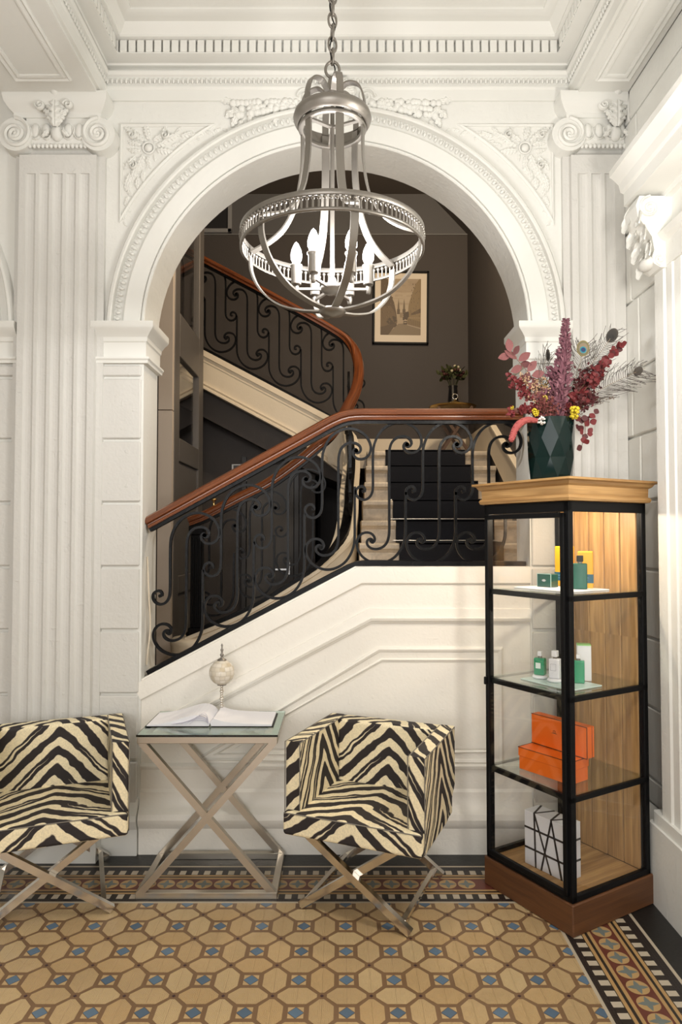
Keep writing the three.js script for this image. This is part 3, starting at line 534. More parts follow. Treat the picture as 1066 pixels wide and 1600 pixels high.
const woodRail = [[-0.032, 0.0], [-0.035, 0.010], [-0.024, 0.0145], [-0.024, 0.019], [-0.035, 0.025], [-0.038, 0.036], [-0.030, 0.048], [-0.016, 0.055], [0, 0.057], [0.016, 0.055], [0.030, 0.048], [0.038, 0.036], [0.035, 0.025], [0.024, 0.019], [0.024, 0.0145], [0.035, 0.010], [0.032, 0.0]];
{ // front railing, standing on the stair wall in the arch
  const r = thing('stair_railing', 'black wrought-iron scroll railing with mahogany handrail standing in the arch', 'railing');
  const z = -3.175, rail = curve([V(-0.872, 1.428, z), V(-0.5, 1.633, z), V(-0.13, 1.838, z), V(-0.03, 1.893, z), V(0.02, 1.914, z), V(0.07, 1.922, z), V(0.16, 1.923, z), V(0.5, 1.923, z), V(0.832, 1.923, z)], 60);
  mesh('handrail', sweep3(rail, woodRail, { crease: 0.5 }), M.mahogany, r);
  mesh('top_bar', sweep3(rail.map((p) => p.clone().setY(p.y - 0.008)), rect(0.036, 0.016)), M.iron, r);
  const cy = (x) => railTopY(x) + 0.008;
  mesh('bottom_bar', sweep3(curve([V(-0.872, cy(-0.872), z), V(-0.4, cy(-0.4), z), V(0.02, cy(0.02), z), V(0.07, cy(0.07), z), V(0.4, cy(0.4), z), V(0.836, cy(0.836), z)], 50), rect(0.07, 0.026)), M.iron, r);
  const U = [[-0.705, 1.180, 124], [-0.473, 1.308, 124], [-0.242, 1.436, 124], [-0.012, 1.567, 110], [0.221, 1.596, 0], [0.450, 1.596, 0], [0.678, 1.596, 0]];
  for (const [x, y, d] of U) scrollUnit(r, (a, b) => V(x + a, y - 0.004 + b, z), V(0, 0, 1), d, 1);
}
// ------------------------------------------------------------------ stair hall behind the arch
const XR = 1.264, ZK = -6.84, Y1 = 1.195, Y2 = 2.095;
const nose = (k) => [1.345 + 0.15 * k, -(4.40 + 0.268 * k)];
{
  const wk = thing('wall_stair_back', 'dark charcoal back wall of the stairwell', 'wall', [0, 0, 0], 0, null, STR);
  mesh('wall_face', bx(-3.4, XR + 0.2, 0, 4.81, ZK - 0.2, ZK), M.darkWall, wk);
  const wr = thing('wall_stair_right', 'dark charcoal side wall of the stairwell', 'wall', [0, 0, 0], 0, null, STR);
  mesh('wall_face', bx(XR, XR + 0.2, 0, 4.81, ZK, ZB), M.darkWall, wr);
  const wl = thing('wall_stair_left', 'dark charcoal wall at the far left of the stairwell', 'wall', [0, 0, 0], 0, null, STR);
  mesh('wall_face', bx(-3.6, -3.4, 0, 4.81, ZK - 0.2, ZB), M.darkWall, wl);
  const wa = thing('wall_stair_front', 'dark inner side of the arch wall above the hall ceiling', 'wall', [0, 0, 0], 0, null, STR);
  mesh('wall_face', bx(-3.6, XR + 0.2, 3.7, 4.81, ZB - 0.05, ZB + 0.15), M.darkWall, wa);
  const wc = thing('ceiling_stair', 'dark brown ceiling high over the stairwell', 'ceiling', [0, 0, 0], 0, null, STR);
  mesh('ceiling_slab', bx(-3.6, XR + 0.2, 4.81, 4.95, ZK - 0.2, ZB + 0.15), M.brownCeil, wc);
  const up = thing('trim_6', 'dark raking underside of the next flight in the top right of the stairwell', 'stair soffit', [0, 0, 0], 0, null, STR);
  mesh('raking_soffit', prism([[XR, 4.40], [XR, 4.81], [0.885, 4.81]], ZK, -4.9), M.darkWall, up);
  mesh('upper_wall', prism([[-3.4, 4.405], [XR, 4.405], [0.885, 4.81], [-3.4, 4.81]], ZK, ZK + 0.006), std({ color: lin(0.115, 0.112, 0.115), roughness: 0.8 }), wk);
  mesh('wall_line', bx(-3.4, XR, 4.395, 4.405, ZK, ZK + 0.012), std({ color: lin(0.2, 0.2, 0.2), roughness: 0.6 }), wk);
  const fl = thing('floor_stair', 'dark floor of the stairwell', 'floor', [0, 0, 0], 0, null, STR);
  mesh('floor_slab', bx(-3.4, XR, -0.2, 0, ZK, ZB), M.darkPaint, fl);
  const sk = thing('baseboard_stair', 'cream skirting along the landing and up the stair wall', 'baseboard', [0, 0, 0], 0, null, STR);
  mesh('skirting_board', bx(0.1, XR, Y2, 2.345, ZK, ZK + 0.03), M.cream, sk);
  const sl = [[-4.2, Y1], [-4.2, 1.58], [-4.45, 1.67], [-5.72, 2.345], [ZK, 2.345], [ZK, Y2], [-5.74, Y2]];
  mesh('raking_skirting', ni(prism(sl.map(([z, y]) => [-z, y]), 0, 0.035).rotateY(Math.PI / 2).translate(XR - 0.035, 0, 0)), M.cream, sk);
  mesh('skirting_moulding', sweep([V(XR - 0.035, 1.64, -4.40), V(XR - 0.035, 2.325, -5.70)], [[-0.012, 0], [-0.008, 0.014], [0.008, 0.014], [0.012, 0]], { N: V(-1, 0, 0) }), M.cream, sk);
}
{ // flights and landings
  const st = thing('staircase', 'pale stone staircase turning up behind the arch', 'stairs', [0, 0, 0], 0, null, STR);
  const step = (name, g, mat = M.marble) => mesh(name, g, mat, st);
  for (let k = 0; k < 9; k++) { const y = Y1 - 0.15 * (k + 1) + 0.0, x = 0.12 - 0.285 * k; if (y < 0.02) break; step('step', bx(x - 0.285, x + 0.0, 0, y + 0.0, -4.22, ZB)); }
  step('landing', bx(0.12, XR - 0.001, 1.0, Y1, -4.42, ZB));
  for (let k = 0; k < 6; k++) {
    const [y, z] = nose(k), yb = y - 0.15, zr = z - 0.03, xl = 0.118 + 0.02 * k;
    const prof = [[-zr, yb], [-zr, y - 0.058], [-z + 0.022, y - 0.052], [-z + 0.018, y - 0.044], [-z + 0.004, y - 0.038], [-z, y - 0.030], [-z, y - 0.010], [-z + 0.006, y], [-zr + 0.30, y], [-zr + 0.30, yb - 0.02], [-zr, yb - 0.02]];
    step('step', ni(prism(prof, 0, XR - 0.036 - xl).rotateY(Math.PI / 2).translate(xl, 0, 0)));
  }
  step('landing', bx(0.05, XR, Y2 - 0.12, Y2, ZK, -5.99));
  for (let k = 0; k < 9; k++) { const x = 0.02 - 0.285 * k, y = Y2 + 0.15 * (k + 1); step('step', bx(x - 0.285, x, y - 0.06, y, ZK, -5.66)); }
  mesh('soffit', prism([[0.05, 2.0], [-2.6, 3.40], [-2.6, 3.14], [-0.38, 1.975], [0.05, 1.80]], ZK, -5.68), M.darkWall, st);  // shade below the flight is put into the dark colour
  // cream stringer of the upper flight with its mouldings
  const zS = -5.60, B = (x) => 2.345 - (x + 0.088) * 0.528, bot = [];
  mesh('stringer', prism([[0.10, 2.23], [-2.6, B(-2.6)], [-2.6, B(-2.6) - 0.285], [-0.379, 2.204], [0.062, 1.869], [0.10, 1.86]], zS - 0.08, zS), M.cream, st);
  mesh('stringer_moulding', merge([sweep([V(0.03, 1.895, zS), V(-0.379, 2.214, zS), V(-2.6, B(-2.6) - 0.272, zS)], [[-0.03, -0.01], [-0.028, 0.012], [-0.016, 0.016], [-0.012, 0.006], [0, 0.010], [0.006, 0.022], [0.02, 0.024], [0.026, -0.01]], {}), sweep([V(0.0, B(0.0) - 0.075, zS), V(-2.6, B(-2.6) - 0.075, zS)], [[-0.004, -0.01], [-0.004, 0.004], [0.004, 0.004], [0.004, -0.01]], {}), sweep([V(0.08, B(0.08) - 0.012, zS), V(-2.6, B(-2.6) - 0.012, zS)], [[-0.022, -0.01], [-0.022, 0.012], [0.022, 0.016], [0.024, -0.08], [-0.02, -0.08]], {})]), M.cream, st);
  // inner curb winding up the well
  const curb = curve([V(-0.95, 0.775, -4.30), V(-0.605, 0.916, -4.30), V(-0.356, 1.054, -4.30), V(-0.14, 1.20, -4.31), V(0.0, 1.36, -4.40), V(0.045, 1.52, -4.62), V(0.06, 1.72, -4.95), V(0.08, 2.02, -5.45), V(0.04, 2.26, -5.60), V(-0.1, 2.345, -5.63)], 60);
  mesh('inner_curb', sweep3(curb, [[-0.055, -0.36], [0.055, -0.36], [0.055, -0.03], [0.066, -0.022], [0.066, 0.0], [-0.066, 0.0], [-0.066, -0.022], [-0.055, -0.03]], { plumb: true }), M.cream, st);
  mesh('newel_block', lathe([[0, 0], [0.12, 0], [0.12, 0.70], [0.125, 0.72], [0.125, 0.745], [0.11, 0.765], [0, 0.77]], 28).translate(-0.93, 0, -4.32), M.cream, st);
  // stair carpet and its rods
  const cp = thing('stair_carpet', 'black stair runner carpet on the flight behind the railing', 'carpet');
  for (let k = 0; k < 6; k++) { const [y, z] = nose(k); mesh('carpet_step', merge([bx(0.37, 1.03, y - 0.155, y + 0.002, z - 0.045, z + 0.010), bx(0.37, 1.03, y - 0.006, y + 0.010, z - 0.30, z + 0.010)]), M.carpet, cp); }
  for (let k = 1; k < 4; k++) { const [y, z] = nose(k); const rd = mesh('stair_rod', ni(new THREE.CylinderGeometry(0.0035, 0.0035, 0.70, 8).rotateZ(Math.PI / 2).translate(0.70, y - 0.134, z + 0.014)), M.rod, cp); }
}
{ // inner railing winding up the well
  const r = thing('stair_railing', 'black scroll railing with curved mahogany handrail winding up the stairwell', 'railing');
  const pts = [V(-0.93, 1.455, -4.30), V(-0.84, 1.49, -4.30), V(-0.62, 1.605, -4.30), V(-0.433, 1.70, -4.30), V(-0.211, 1.862, -4.30), V(-0.09, 1.975, -4.32), V(0.0, 2.12, -4.50), V(0.055, 2.27, -4.78), V(0.105, 2.42, -5.05), V(0.135, 2.58, -5.28), V(0.135, 2.72, -5.45), V(0.10, 2.86, -5.55), V(0.03, 2.965, -5.59), V(-0.08, 3.045, -5.60), V(-0.507, 3.285, -5.60), V(-1.107, 3.605, -5.60), V(-2.5, 4.35, -5.60)];
  const rail = curve(pts, 140);
  mesh('handrail', sweep3(rail, woodRail.map(([a, b]) => [a * 1.05, b * 1.05]), { crease: 0.5, plumb: false }), M.mahogany, r);
  mesh('top_bar', sweep3(rail.map((p) => p.clone().setY(p.y - 0.008)), rect(0.036, 0.016)), M.iron, r);
  const low = curve([V(-0.95, 0.785, -4.30), V(-0.605, 0.926, -4.30), V(-0.356, 1.064, -4.30), V(-0.14, 1.21, -4.31), V(0.0, 1.37, -4.40), V(0.045, 1.53, -4.62), V(0.06, 1.73, -4.95), V(0.08, 2.03, -5.45), V(0.04, 2.27, -5.60), V(-0.1, 2.365, -5.63), V(-2.6, 3.69, -5.63)], 90);
  mesh('bottom_bar', sweep3(low, rect(0.06, 0.03)), M.iron, r);
  for (const [x, y] of [[-0.74, 1.23], [-0.49, 1.34], [-0.25, 1.475]]) scrollUnit(r, (a, b) => V(x + a, y + b, -4.30), V(0, 0, 1), 110, 1, M.iron, 1.02);
  for (const [z, y] of [[-4.58, 1.85], [-4.86, 1.99], [-5.14, 2.17], [-5.40, 2.36]]) scrollUnit(r, (a, b) => V(0.06, y + b, z + a), V(-1, 0, 0), 110, -1, M.iron, 1.0);
  for (let k = 0; k < 6; k++) { const x = 0.02 - 0.262 * k, y = 2.70 + 0.1385 * k; scrollUnit(r, (a, b) => V(x + a, y + b, -5.61), V(0, 0, 1), 124, -1, M.iron, 1.13, 0.013); }
  mesh('newel_post', merge([cbx(-0.935, -0.845, 0.765, 0.83, -4.345, -4.255, 0.004), cbx(-0.925, -0.855, 0.83, 1.40, -4.335, -4.265, 0.004), ...[-0.915, -0.89, -0.865].map((x) => cbx(x - 0.008, x + 0.008, 0.85, 1.38, -4.27, -4.258, 0.003)), cbx(-0.935, -0.845, 1.40, 1.455, -4.345, -4.255, 0.004)]), M.iron, r);
  mesh('brass_knob', lathe([[0, 0], [0.012, 0], [0.006, 0.012], [0.006, 0.03], [0.018, 0.04], [0.018, 0.048], [0, 0.05]], 14).translate(-0.79, 1.575, -4.30), M.brass, r);
}
{ // wall and door under the upper flight
  const w = thing('wall_stair_under', 'dark charcoal wall below the upper flight', 'wall', [0, 0, 0], 0, null, STR);
  mesh('wall_face', prism([[-2.6, 0], [-0.20, 0], [-0.20, 2.12], [-0.30, 2.2], [-2.6, 3.3]], -5.98, -5.90), M.darkWall, w);
  mesh('recess_side', merge([bx(-0.22, -0.20, 0, 2.2, -6.8, -5.9), bx(0.05, 0.07, 0, 2.0, -6.8, -5.62)]), M.darkPaint, w);
  const d = thing('door_2', 'dark grey flush door with a lever handle under the stairs', 'door', [0, 0, 0], 0, null, STR);
  mesh('door_leaf', cbx(-0.80, -0.40, 0.02, 2.0, -5.90, -5.87, 0.004), std({ color: lin(0.085, 0.078, 0.074), roughness: 0.6 }), d);
  mesh('door_frame', merge([bx(-0.395, -0.36, 0, 2.06, -5.90, -5.86), bx(-0.84, -0.805, 0, 2.06, -5.90, -5.86)]), M.darkPaint, d);
  const h = mesh('handle', merge([cbx(-0.455, -0.43, 1.05, 1.17, -5.87, -5.86, 0.002), bar(V(-0.44, 1.11, -5.86), V(-0.44, 1.11, -5.82), 0.018, 0.018, V(0, 1, 0)), bar(V(-0.43, 1.11, -5.82), V(-0.55, 1.11, -5.82), 0.016, 0.014, V(0, 1, 0))]), M.rod, d);
  const n = thing('wall_notice', 'small white framed notice on the dark wall under the stairs', 'notice', [-0.80, 1.955, -5.895]);
  mesh('frame', cbx(-0.13, 0.13, -0.10, 0.045, 0, 0.015, 0.003), M.white, n);
  mesh('card', bx(-0.115, 0.115, -0.09, 0.035, 0.0151, 0.0165), std({ color: lin(0.08, 0.085, 0.09), roughness: 0.5 }), n);
}
{ // lift enclosure
  const e = thing('lift_enclosure', 'grey glazed lift enclosure with a brushed steel front post', 'lift');
  const X = -1.10, z0 = -4.56, z1 = -5.50;
  mesh('front_post', merge([bx(-1.195, -1.105, 0, 2.212, z0, z0 + 0.05), bx(-1.195, -1.105, 2.218, 4.6, z0, z0 + 0.05)]), M.steel, e);
  mesh('front_wall', bx(-2.4, -1.20, 0, 4.6, z0 - 0.10, z0 - 0.02), M.frameGrey, e);
  const xs = (y0, y1, za, zb, d = 0.05) => cbx(X - d, X, y0, y1, Math.min(za, zb), Math.max(za, zb), 0.004);
  mesh('frame', merge([xs(0, 4.6, z0, z0 - 0.14), xs(0, 4.6, z1 + 0.16, z1), xs(2.62, 2.92, z0 - 0.14, z1 + 0.16), xs(1.90, 2.06, z0 - 0.14, z1 + 0.16), xs(1.0, 1.12, z0 - 0.14, z1 + 0.16), xs(0, 0.14, z0 - 0.14, z1 + 0.16)]), M.frameGrey, e);
  for (const [y0, y1] of [[2.06, 2.62], [2.92, 4.5]]) mesh('glass_pane', bx(X - 0.03, X - 0.024, y0, y1, z1 + 0.16, z0 - 0.14), M.glass, e);
  for (const [y0, y1] of [[0.14, 1.0], [1.12, 1.90]]) mesh('panel', xs(y0, y1, z0 - 0.14, z1 + 0.16, 0.03).translate(-0.015, 0, 0), M.frameGrey, e);
  mesh('guide_rail', merge([bar(V(-1.35, 0, -5.0), V(-1.35, 4.6, -5.0), 0.05, 0.03), bar(V(-1.35, 0, -5.25), V(-1.35, 4.6, -5.25), 0.03, 0.03)]), M.steel, e);
  mesh('rear_wall', bx(-2.4, -2.3, 0, 4.6, z1, z0 - 0.1), M.darkPaint, e);
}
// ------------------------------------------------------------------ things on the landing
{
  const pic = thing('picture_frame', 'black framed sepia street photograph on the dark back wall', 'picture', [0.594, 3.657, ZK + 0.002]);
  pic.rotation.z = -0.012;
  const W = 0.556, Hh = 0.735;
  mesh('frame', merge([cbx(-W / 2, W / 2, Hh / 2 - 0.02, Hh / 2, 0, 0.03, 0.003), cbx(-W / 2, W / 2, -Hh / 2, -Hh / 2 + 0.02, 0, 0.03, 0.003), cbx(-W / 2, -W / 2 + 0.02, -Hh / 2, Hh / 2, 0, 0.03, 0.003), cbx(W / 2 - 0.02, W / 2, -Hh / 2, Hh / 2, 0, 0.03, 0.003)]), M.black, pic);
  mesh('mount', bx(-W / 2 + 0.015, W / 2 - 0.015, -Hh / 2 + 0.015, Hh / 2 - 0.015, 0.004, 0.012), std({ color: lin(0.78, 0.68, 0.55), roughness: 0.7 }), pic);
  // print: street between tall houses, two spires far off
  const cv = document.createElement('canvas'); cv.width = 360; cv.height = 500; const c = cv.getContext('2d');
  const poly = (col, p) => { c.fillStyle = col; c.beginPath(); p.forEach(([x, y], i) => (i ? c.lineTo(x, y) : c.moveTo(x, y))); c.closePath(); c.fill(); };
  c.fillStyle = '#a8947a'; c.fillRect(0, 0, 360, 500); c.fillStyle = '#b5a288'; c.fillRect(0, 120, 360, 200);
  for (let i = 0; i < 40; i++) { c.fillStyle = i % 2 ? 'rgba(176,158,132,0.35)' : 'rgba(150,132,108,0.3)'; c.fillRect(rr(60, 280), rr(0, 240), rr(20, 110), rr(4, 20)); }
  for (const x of [160, 210]) { poly('#6a5840', [[x - 10, 290], [x - 7, 235], [x, 175], [x + 7, 235], [x + 10, 290]]); c.fillStyle = '#5c4b36'; c.fillRect(x - 13, 270, 26, 45); }
  poly('#8d7a5f', [[172, 300], [200, 300], [200, 345], [172, 345]]);
  poly('#5a4731', [[0, 0], [62, 0], [74, 70], [92, 150], [120, 210], [140, 300], [150, 380], [0, 470]]);
  poly('#6b563c', [[0, 250], [90, 240], [130, 300], [150, 390], [0, 470]]);
  poly('#87714f', [[360, 0], [345, 0], [312, 45], [290, 110], [262, 190], [250, 240], [245, 330], [230, 410], [360, 440]]);
  poly('#5d4a33', [[360, 260], [270, 310], [272, 325], [360, 300]]);
  for (let i = 0; i < 60; i++) { const t = rnd(), left = rnd() < 0.5; c.fillStyle = left ? '#47372480'.slice(0, 7) : '#5f4c35'; const x = left ? rr(5, 110) : rr(268, 350), y = rr(40, 360); c.fillRect(x, y, 5, 12); c.fillStyle = '#a58f6e'; c.fillRect(x + 6, y, 2, 10); }
  for (let i = 0; i < 26; i++) { c.fillStyle = '#4b3b28'; c.beginPath(); c.arc(rr(60, 140), rr(340, 430), rr(6, 16), 0, 7); c.fill(); c.beginPath(); c.arc(rr(205, 245), rr(300, 360), rr(6, 13), 0, 7); c.fill(); }
  poly('#7f6e56', [[160, 400], [215, 395], [360, 430], [360, 500], [60, 500]]); poly('#a3917a', [[230, 400], [360, 432], [360, 445], [240, 412]]);
  poly('#55432e', [[0, 430], [150, 390], [70, 500], [0, 500]]); c.fillStyle = '#4a3a28'; c.fillRect(205, 375, 34, 30); c.fillStyle = '#b7a384'; c.fillRect(210, 385, 24, 6);
  for (let i = 0; i < 14; i++) { c.fillStyle = '#5a4832'; c.fillRect(248 + i * 8, 352 + i * 2, 3, 55); c.fillStyle = '#c0ae90'; if (i % 2) c.fillRect(246 + i * 8, 345, 6, 4); }
  const tx = new THREE.CanvasTexture(cv); tx.colorSpace = THREE.SRGBColorSpace;
  const pl = new THREE.PlaneGeometry(0.40, 0.565); pl.translate(0, 0.008, 0.0128); mesh('print', pl, std({ map: tx, roughness: 0.55 }), pic);
  const p2 = thing('picture_frame', 'white framed picture high on the dark wall at the left of the stairwell', 'picture', [-1.30, 4.60, ZK + 0.007]);
  mesh('frame', merge([cbx(-0.21, 0.21, -0.19, -0.15, 0, 0.03, 0.004), cbx(-0.21, 0.21, 0.15, 0.19, 0, 0.03, 0.004), cbx(-0.21, -0.17, -0.19, 0.19, 0, 0.03, 0.004), cbx(0.17, 0.21, -0.19, 0.19, 0, 0.03, 0.004)]), std({ color: lin(0.30, 0.30, 0.31), roughness: 0.5 }), p2);
  mesh('print', bx(-0.18, 0.18, -0.16, 0.16, 0.005, 0.015), std({ color: lin(0.03, 0.03, 0.033), roughness: 0.4 }), p2);
  // folding tray stand with tray, bouquet vase and brass ring-handled bell
  const ts = thing('tray_stand', 'folding dark wood stand with a round tray on the upper landing', 'stand', [1.02, Y2, -6.30]);
  const dk = std({ color: lin(0.10, 0.05, 0.025), roughness: 0.5 });
  for (const zz of [-0.14, 0.14]) for (const sd of [-1, 1]) mesh('leg', bar(V(-sd * 0.15, 0.0, zz), V(sd * 0.15, 0.45, zz + 0.012 * sd), 0.025, 0.02), dk, ts);
  mesh('tray', lathe([[0, 0.455], [0.20, 0.455], [0.215, 0.475], [0.21, 0.477], [0.198, 0.462], [0, 0.462]], 36), M.brass, ts);
  const vs = thing('flower_vase', 'small black glass vase with a dark bouquet on the upper landing', 'vase', [1.03, Y2 + 0.462, -6.34]);
  mesh('vase_body', lathe([[0, 0], [0.05, 0], [0.055, 0.02], [0.045, 0.12], [0.04, 0.19], [0.046, 0.21], [0.04, 0.21], [0.036, 0.19], [0, 0.03]], 20), phy({ color: lin(0.008, 0.008, 0.009), roughness: 0.08, clearcoat: 1 }), vs);
  const lf = [], fl = [], wf = [], lg = leafGeo(0.06, 0.014, 0.006, 1, 0.5, 4, 6);
  for (let k = 0; k < 110; k++) { const a = rr(0, 6.28), e = rr(0.1, 1.35), r = rr(0.06, 0.13), p = V(Math.cos(a) * Math.cos(e) * r * 1.1, 0.28 + Math.sin(e) * r * 0.75, Math.sin(a) * Math.cos(e) * r); lf.push(lg.clone().rotateX(rr(-1, 1)).rotateZ(rr(-2, 2)).rotateY(rr(0, 6)).translate(p.x, p.y, p.z)); if (k % 5 === 0) fl.push(ball(p.x * 1.05, p.y + 0.01, p.z * 1.05, 0.02, 7, 5, 1, 0.8, 1)); if (k % 28 === 0) wf.push(ball(p.x * 0.9 + 0.03, p.y + 0.03, Math.abs(p.z) + 0.03, 0.014, 6, 4)); }
  for (let k = 0; k < 10; k++) { const a = k * 0.63; lf.push(tube([V(0, 0.1, 0), V(Math.cos(a) * 0.04, 0.24, Math.sin(a) * 0.04), V(Math.cos(a) * 0.09, 0.34, Math.sin(a) * 0.09)], 0.003, 5, 4)); }
  mesh('foliage', merge(lf), std({ color: lin(0.05, 0.055, 0.015), roughness: 0.7 }), vs).userData.kind = 'stuff';
  mesh('dark_blossoms', merge(fl), std({ color: lin(0.06, 0.015, 0.012), roughness: 0.7 }), vs).userData.kind = 'stuff';
  mesh('white_blossoms', merge(wf), std({ color: lin(0.5, 0.45, 0.3), roughness: 0.7 }), vs).userData.kind = 'stuff';
  const bell = thing('brass_bell', 'brass domed bell with a ring handle on the landing tray', 'bell', [1.02, Y2 + 0.462, -6.16]);
  mesh('dome', lathe([[0, 0], [0.06, 0], [0.058, 0.012], [0.04, 0.03], [0.015, 0.04], [0.01, 0.05], [0, 0.05]], 20), M.brass, bell);
  mesh('ring_handle', ni(new THREE.TorusGeometry(0.024, 0.005, 8, 20).translate(0, 0.078, 0)), M.chrome, bell);
}
{
  const cb = thing('wire', 'thin cream cable hanging down the left jamb of the arch', 'cable', [-0.872, 0, -3.17]);
  mesh('cable', tube([V(-0.012, 1.30, 0.0), V(0.0, 1.12, 0.012), V(0.004, 0.98, 0.0), V(-0.004, 0.86, 0.01), V(-0.010, 0.81, 0.0)], 0.0035, 24, 6), M.cream, cb);
}
// ------------------------------------------------------------------ zebra armchairs
const zebraTex = (ph, slope, freq) => dataTex(1024, 1024, (u, v) => { // bold chevron stripes, some of them forked; one metre square
  const wob = 0.045 * (N8(u + ph, v) - 0.5) + 0.014 * (N16(u * 1.5 + ph, v * 1.5) - 0.5) + 0.006 * (N64(u, v + ph) - 0.5);
  const x = u - 0.5 + 0.05 * (N8(ph, v) - 0.5), ax = Math.sqrt(x * x + 0.00005), cone = ax * slope * (1 - 0.35 * ax);
  const s = (v + cone + wob) * freq + ph * 3, k = Math.floor(s), f = s - k;
  const duty = 0.53 + 0.24 * (N8(u + k * 0.31, v * 0.5 + ph) - 0.5);
  let e = Math.min(f, duty - f);                                              // > 0 inside a dark stripe
  const fork = N8(k * 0.37 + ph, 0.21), sd = N8(k * 0.53 + ph, 0.71) > 0.5 ? 1 : -1;
  if (fork > 0.40) { const c = sd * (0.08 + 0.16 * fork), h = 0.085 * (1 - Math.abs(x - c) / 0.11); if (h > 0) e = Math.min(e, Math.abs(f - duty * 0.55) - h); }
  const kk = Math.max(0, Math.min(1, e * 24 + 0.5)), gr = 0.95 + 0.10 * N128(u * 2, v * 2);
  return [(0.93 + (0.15 - 0.93) * kk) * gr, (0.875 + (0.125 - 0.875) * kk) * gr, (0.735 + (0.125 - 0.735) * kk) * gr];
}, true, [1, 1], [0.5, 0.27]);
const zA = [[0.13, 0.80, 12.0], [0.41, 1.0, 12.8], [0.77, 1.7, 9.5]].map((p) => std({ map: zebraTex(...p), roughness: 0.72 }));
const pipeMat = std({ color: lin(0.20, 0.18, 0.15), roughness: 0.7 });
function armchair(label, p, turn) {
  const c = thing('armchair', label, 'chair', p, turn, 'zebra print armchairs');
  const W = 0.545, w = W / 2, zb = -0.225, zf = 0.232, at = 0.062;
  // crowned seat cushion
  const seat = new RoundedBoxGeometry(W - 0.004, 0.085, 0.44, 6, 0.014), sp = seat.attributes.position;
  for (let i = 0; i < sp.count; i++) { const x = sp.getX(i) / w, z = sp.getZ(i) / 0.22; if (sp.getY(i) > 0.02) sp.setY(i, sp.getY(i) + 0.028 * (1 - x * x) * (1 - z * z * 0.9) ); }
  seat.computeVertexNormals(); seat.translate(0, 0.3225, 0.03);
  mesh('seat', boxUV(seat), zA[0], c);
  const back = new RoundedBoxGeometry(W - 2 * at + 0.01, 0.335, 0.075, 6, 0.016), bp = back.attributes.position;
  for (let i = 0; i < bp.count; i++) { const x = bp.getX(i) / 0.21, y = bp.getY(i) / 0.17; if (bp.getZ(i) > 0.01) bp.setZ(i, bp.getZ(i) + 0.02 * (1 - x * x) * (1 - y * y)); }
  back.computeVertexNormals(); back.translate(0, 0.452, zb + 0.04);
  mesh('backrest', boxUV(back), zA[1], c);
  for (const sd of [-1, 1]) {
    const x0 = sd < 0 ? -w : w - at; // arm with the lower rear corner cut away
    const s = new THREE.Shape([[-zf + 0.012, 0.283], [0.10, 0.283], [-zb, 0.39], [-zb, 0.62], [-zf + 0.012, 0.62]].map((q) => new THREE.Vector2(...q)));
    const g = new THREE.ExtrudeGeometry(s, { depth: at - 0.012, bevelEnabled: true, bevelThickness: 0.006, bevelSize: 0.006, bevelOffset: -0.006, bevelSegments: 2 });
    g.rotateY(Math.PI / 2).translate(x0 + 0.006, 0, 0);
    const arm = mesh('arm', boxUV(g), zA[2], c);
    const xi = sd < 0 ? x0 + at : x0, xo = sd < 0 ? x0 : x0 + at;
    const pz = zf - 0.008; mesh('piping', merge([tube([V(xi, 0.37, pz), V(xi, 0.617, pz)], 0.0022, 2, 5), tube([V(xo, 0.29, pz), V(xo, 0.617, pz)], 0.0022, 2, 5), tube([V(xi, 0.618, pz), V(xi, 0.618, zb + 0.01)], 0.0022, 2, 5), tube([V(xo, 0.618, pz), V(xo, 0.618, zb + 0.01)], 0.0022, 2, 5)]), pipeMat, arm);
  }
  const outer = mesh('back_panel', rbx(-w + at - 0.004, w - at + 0.004, 0.30, 0.618, zb - 0.006, zb + 0.012, 0.005, 2), zA[1], c);
  mesh('piping', tube([V(-w + 0.008, 0.362, 0.249), V(0, 0.364, 0.2505), V(w - 0.008, 0.362, 0.249)], 0.0022, 8, 5), pipeMat, c);
  // crossed chrome legs, front and rear, joined by floor stretchers
  const hx = 0.2227, hz = 0.222;
  const flat = (a, b, z, wd, dp) => { const t = b.clone().sub(a).normalize(), ext = 0; return sweep([a, b], rect(wd, dp), { N: V(0, 0, 1), crease: 0.3 }).translate(0, 0, z); };
  for (const z of [hz, -hz]) { mesh('leg', flat(V(hx - 0.005, 0.012, 0), V(-hx + 0.045, 0.288, 0), z, 0.026, 0.024), M.chrome, c); mesh('leg', flat(V(-hx + 0.005, 0.012, 0), V(hx - 0.045, 0.288, 0), z - 0.025 * Math.sign(z), 0.026, 0.024), M.chrome, c); }
  for (const sd of [-1, 1]) mesh('stretcher', bar(V(sd * (hx - 0.035), 0.038, hz - 0.012), V(sd * (hx - 0.035), 0.038, -hz + 0.012), 0.018, 0.014, V(0, 1, 0)), M.chrome, c);
  mesh('seat_rail', merge([bar(V(-w + 0.03, 0.288, hz - 0.02), V(w - 0.03, 0.288, hz - 0.02), 0.03, 0.012, V(0, 1, 0)), bar(V(-w + 0.03, 0.288, -hz + 0.02), V(w - 0.03, 0.288, -hz + 0.02), 0.03, 0.012, V(0, 1, 0))]), M.chrome, c);
  return c;
}
armchair('zebra-print armchair with crossed chrome legs between the table and the glass cabinet', [0.1265, 0, -2.752], -0.396);
armchair('zebra-print armchair cut by the left edge, left of the glass table', [-1.131, 0, -2.7525], 0.361);

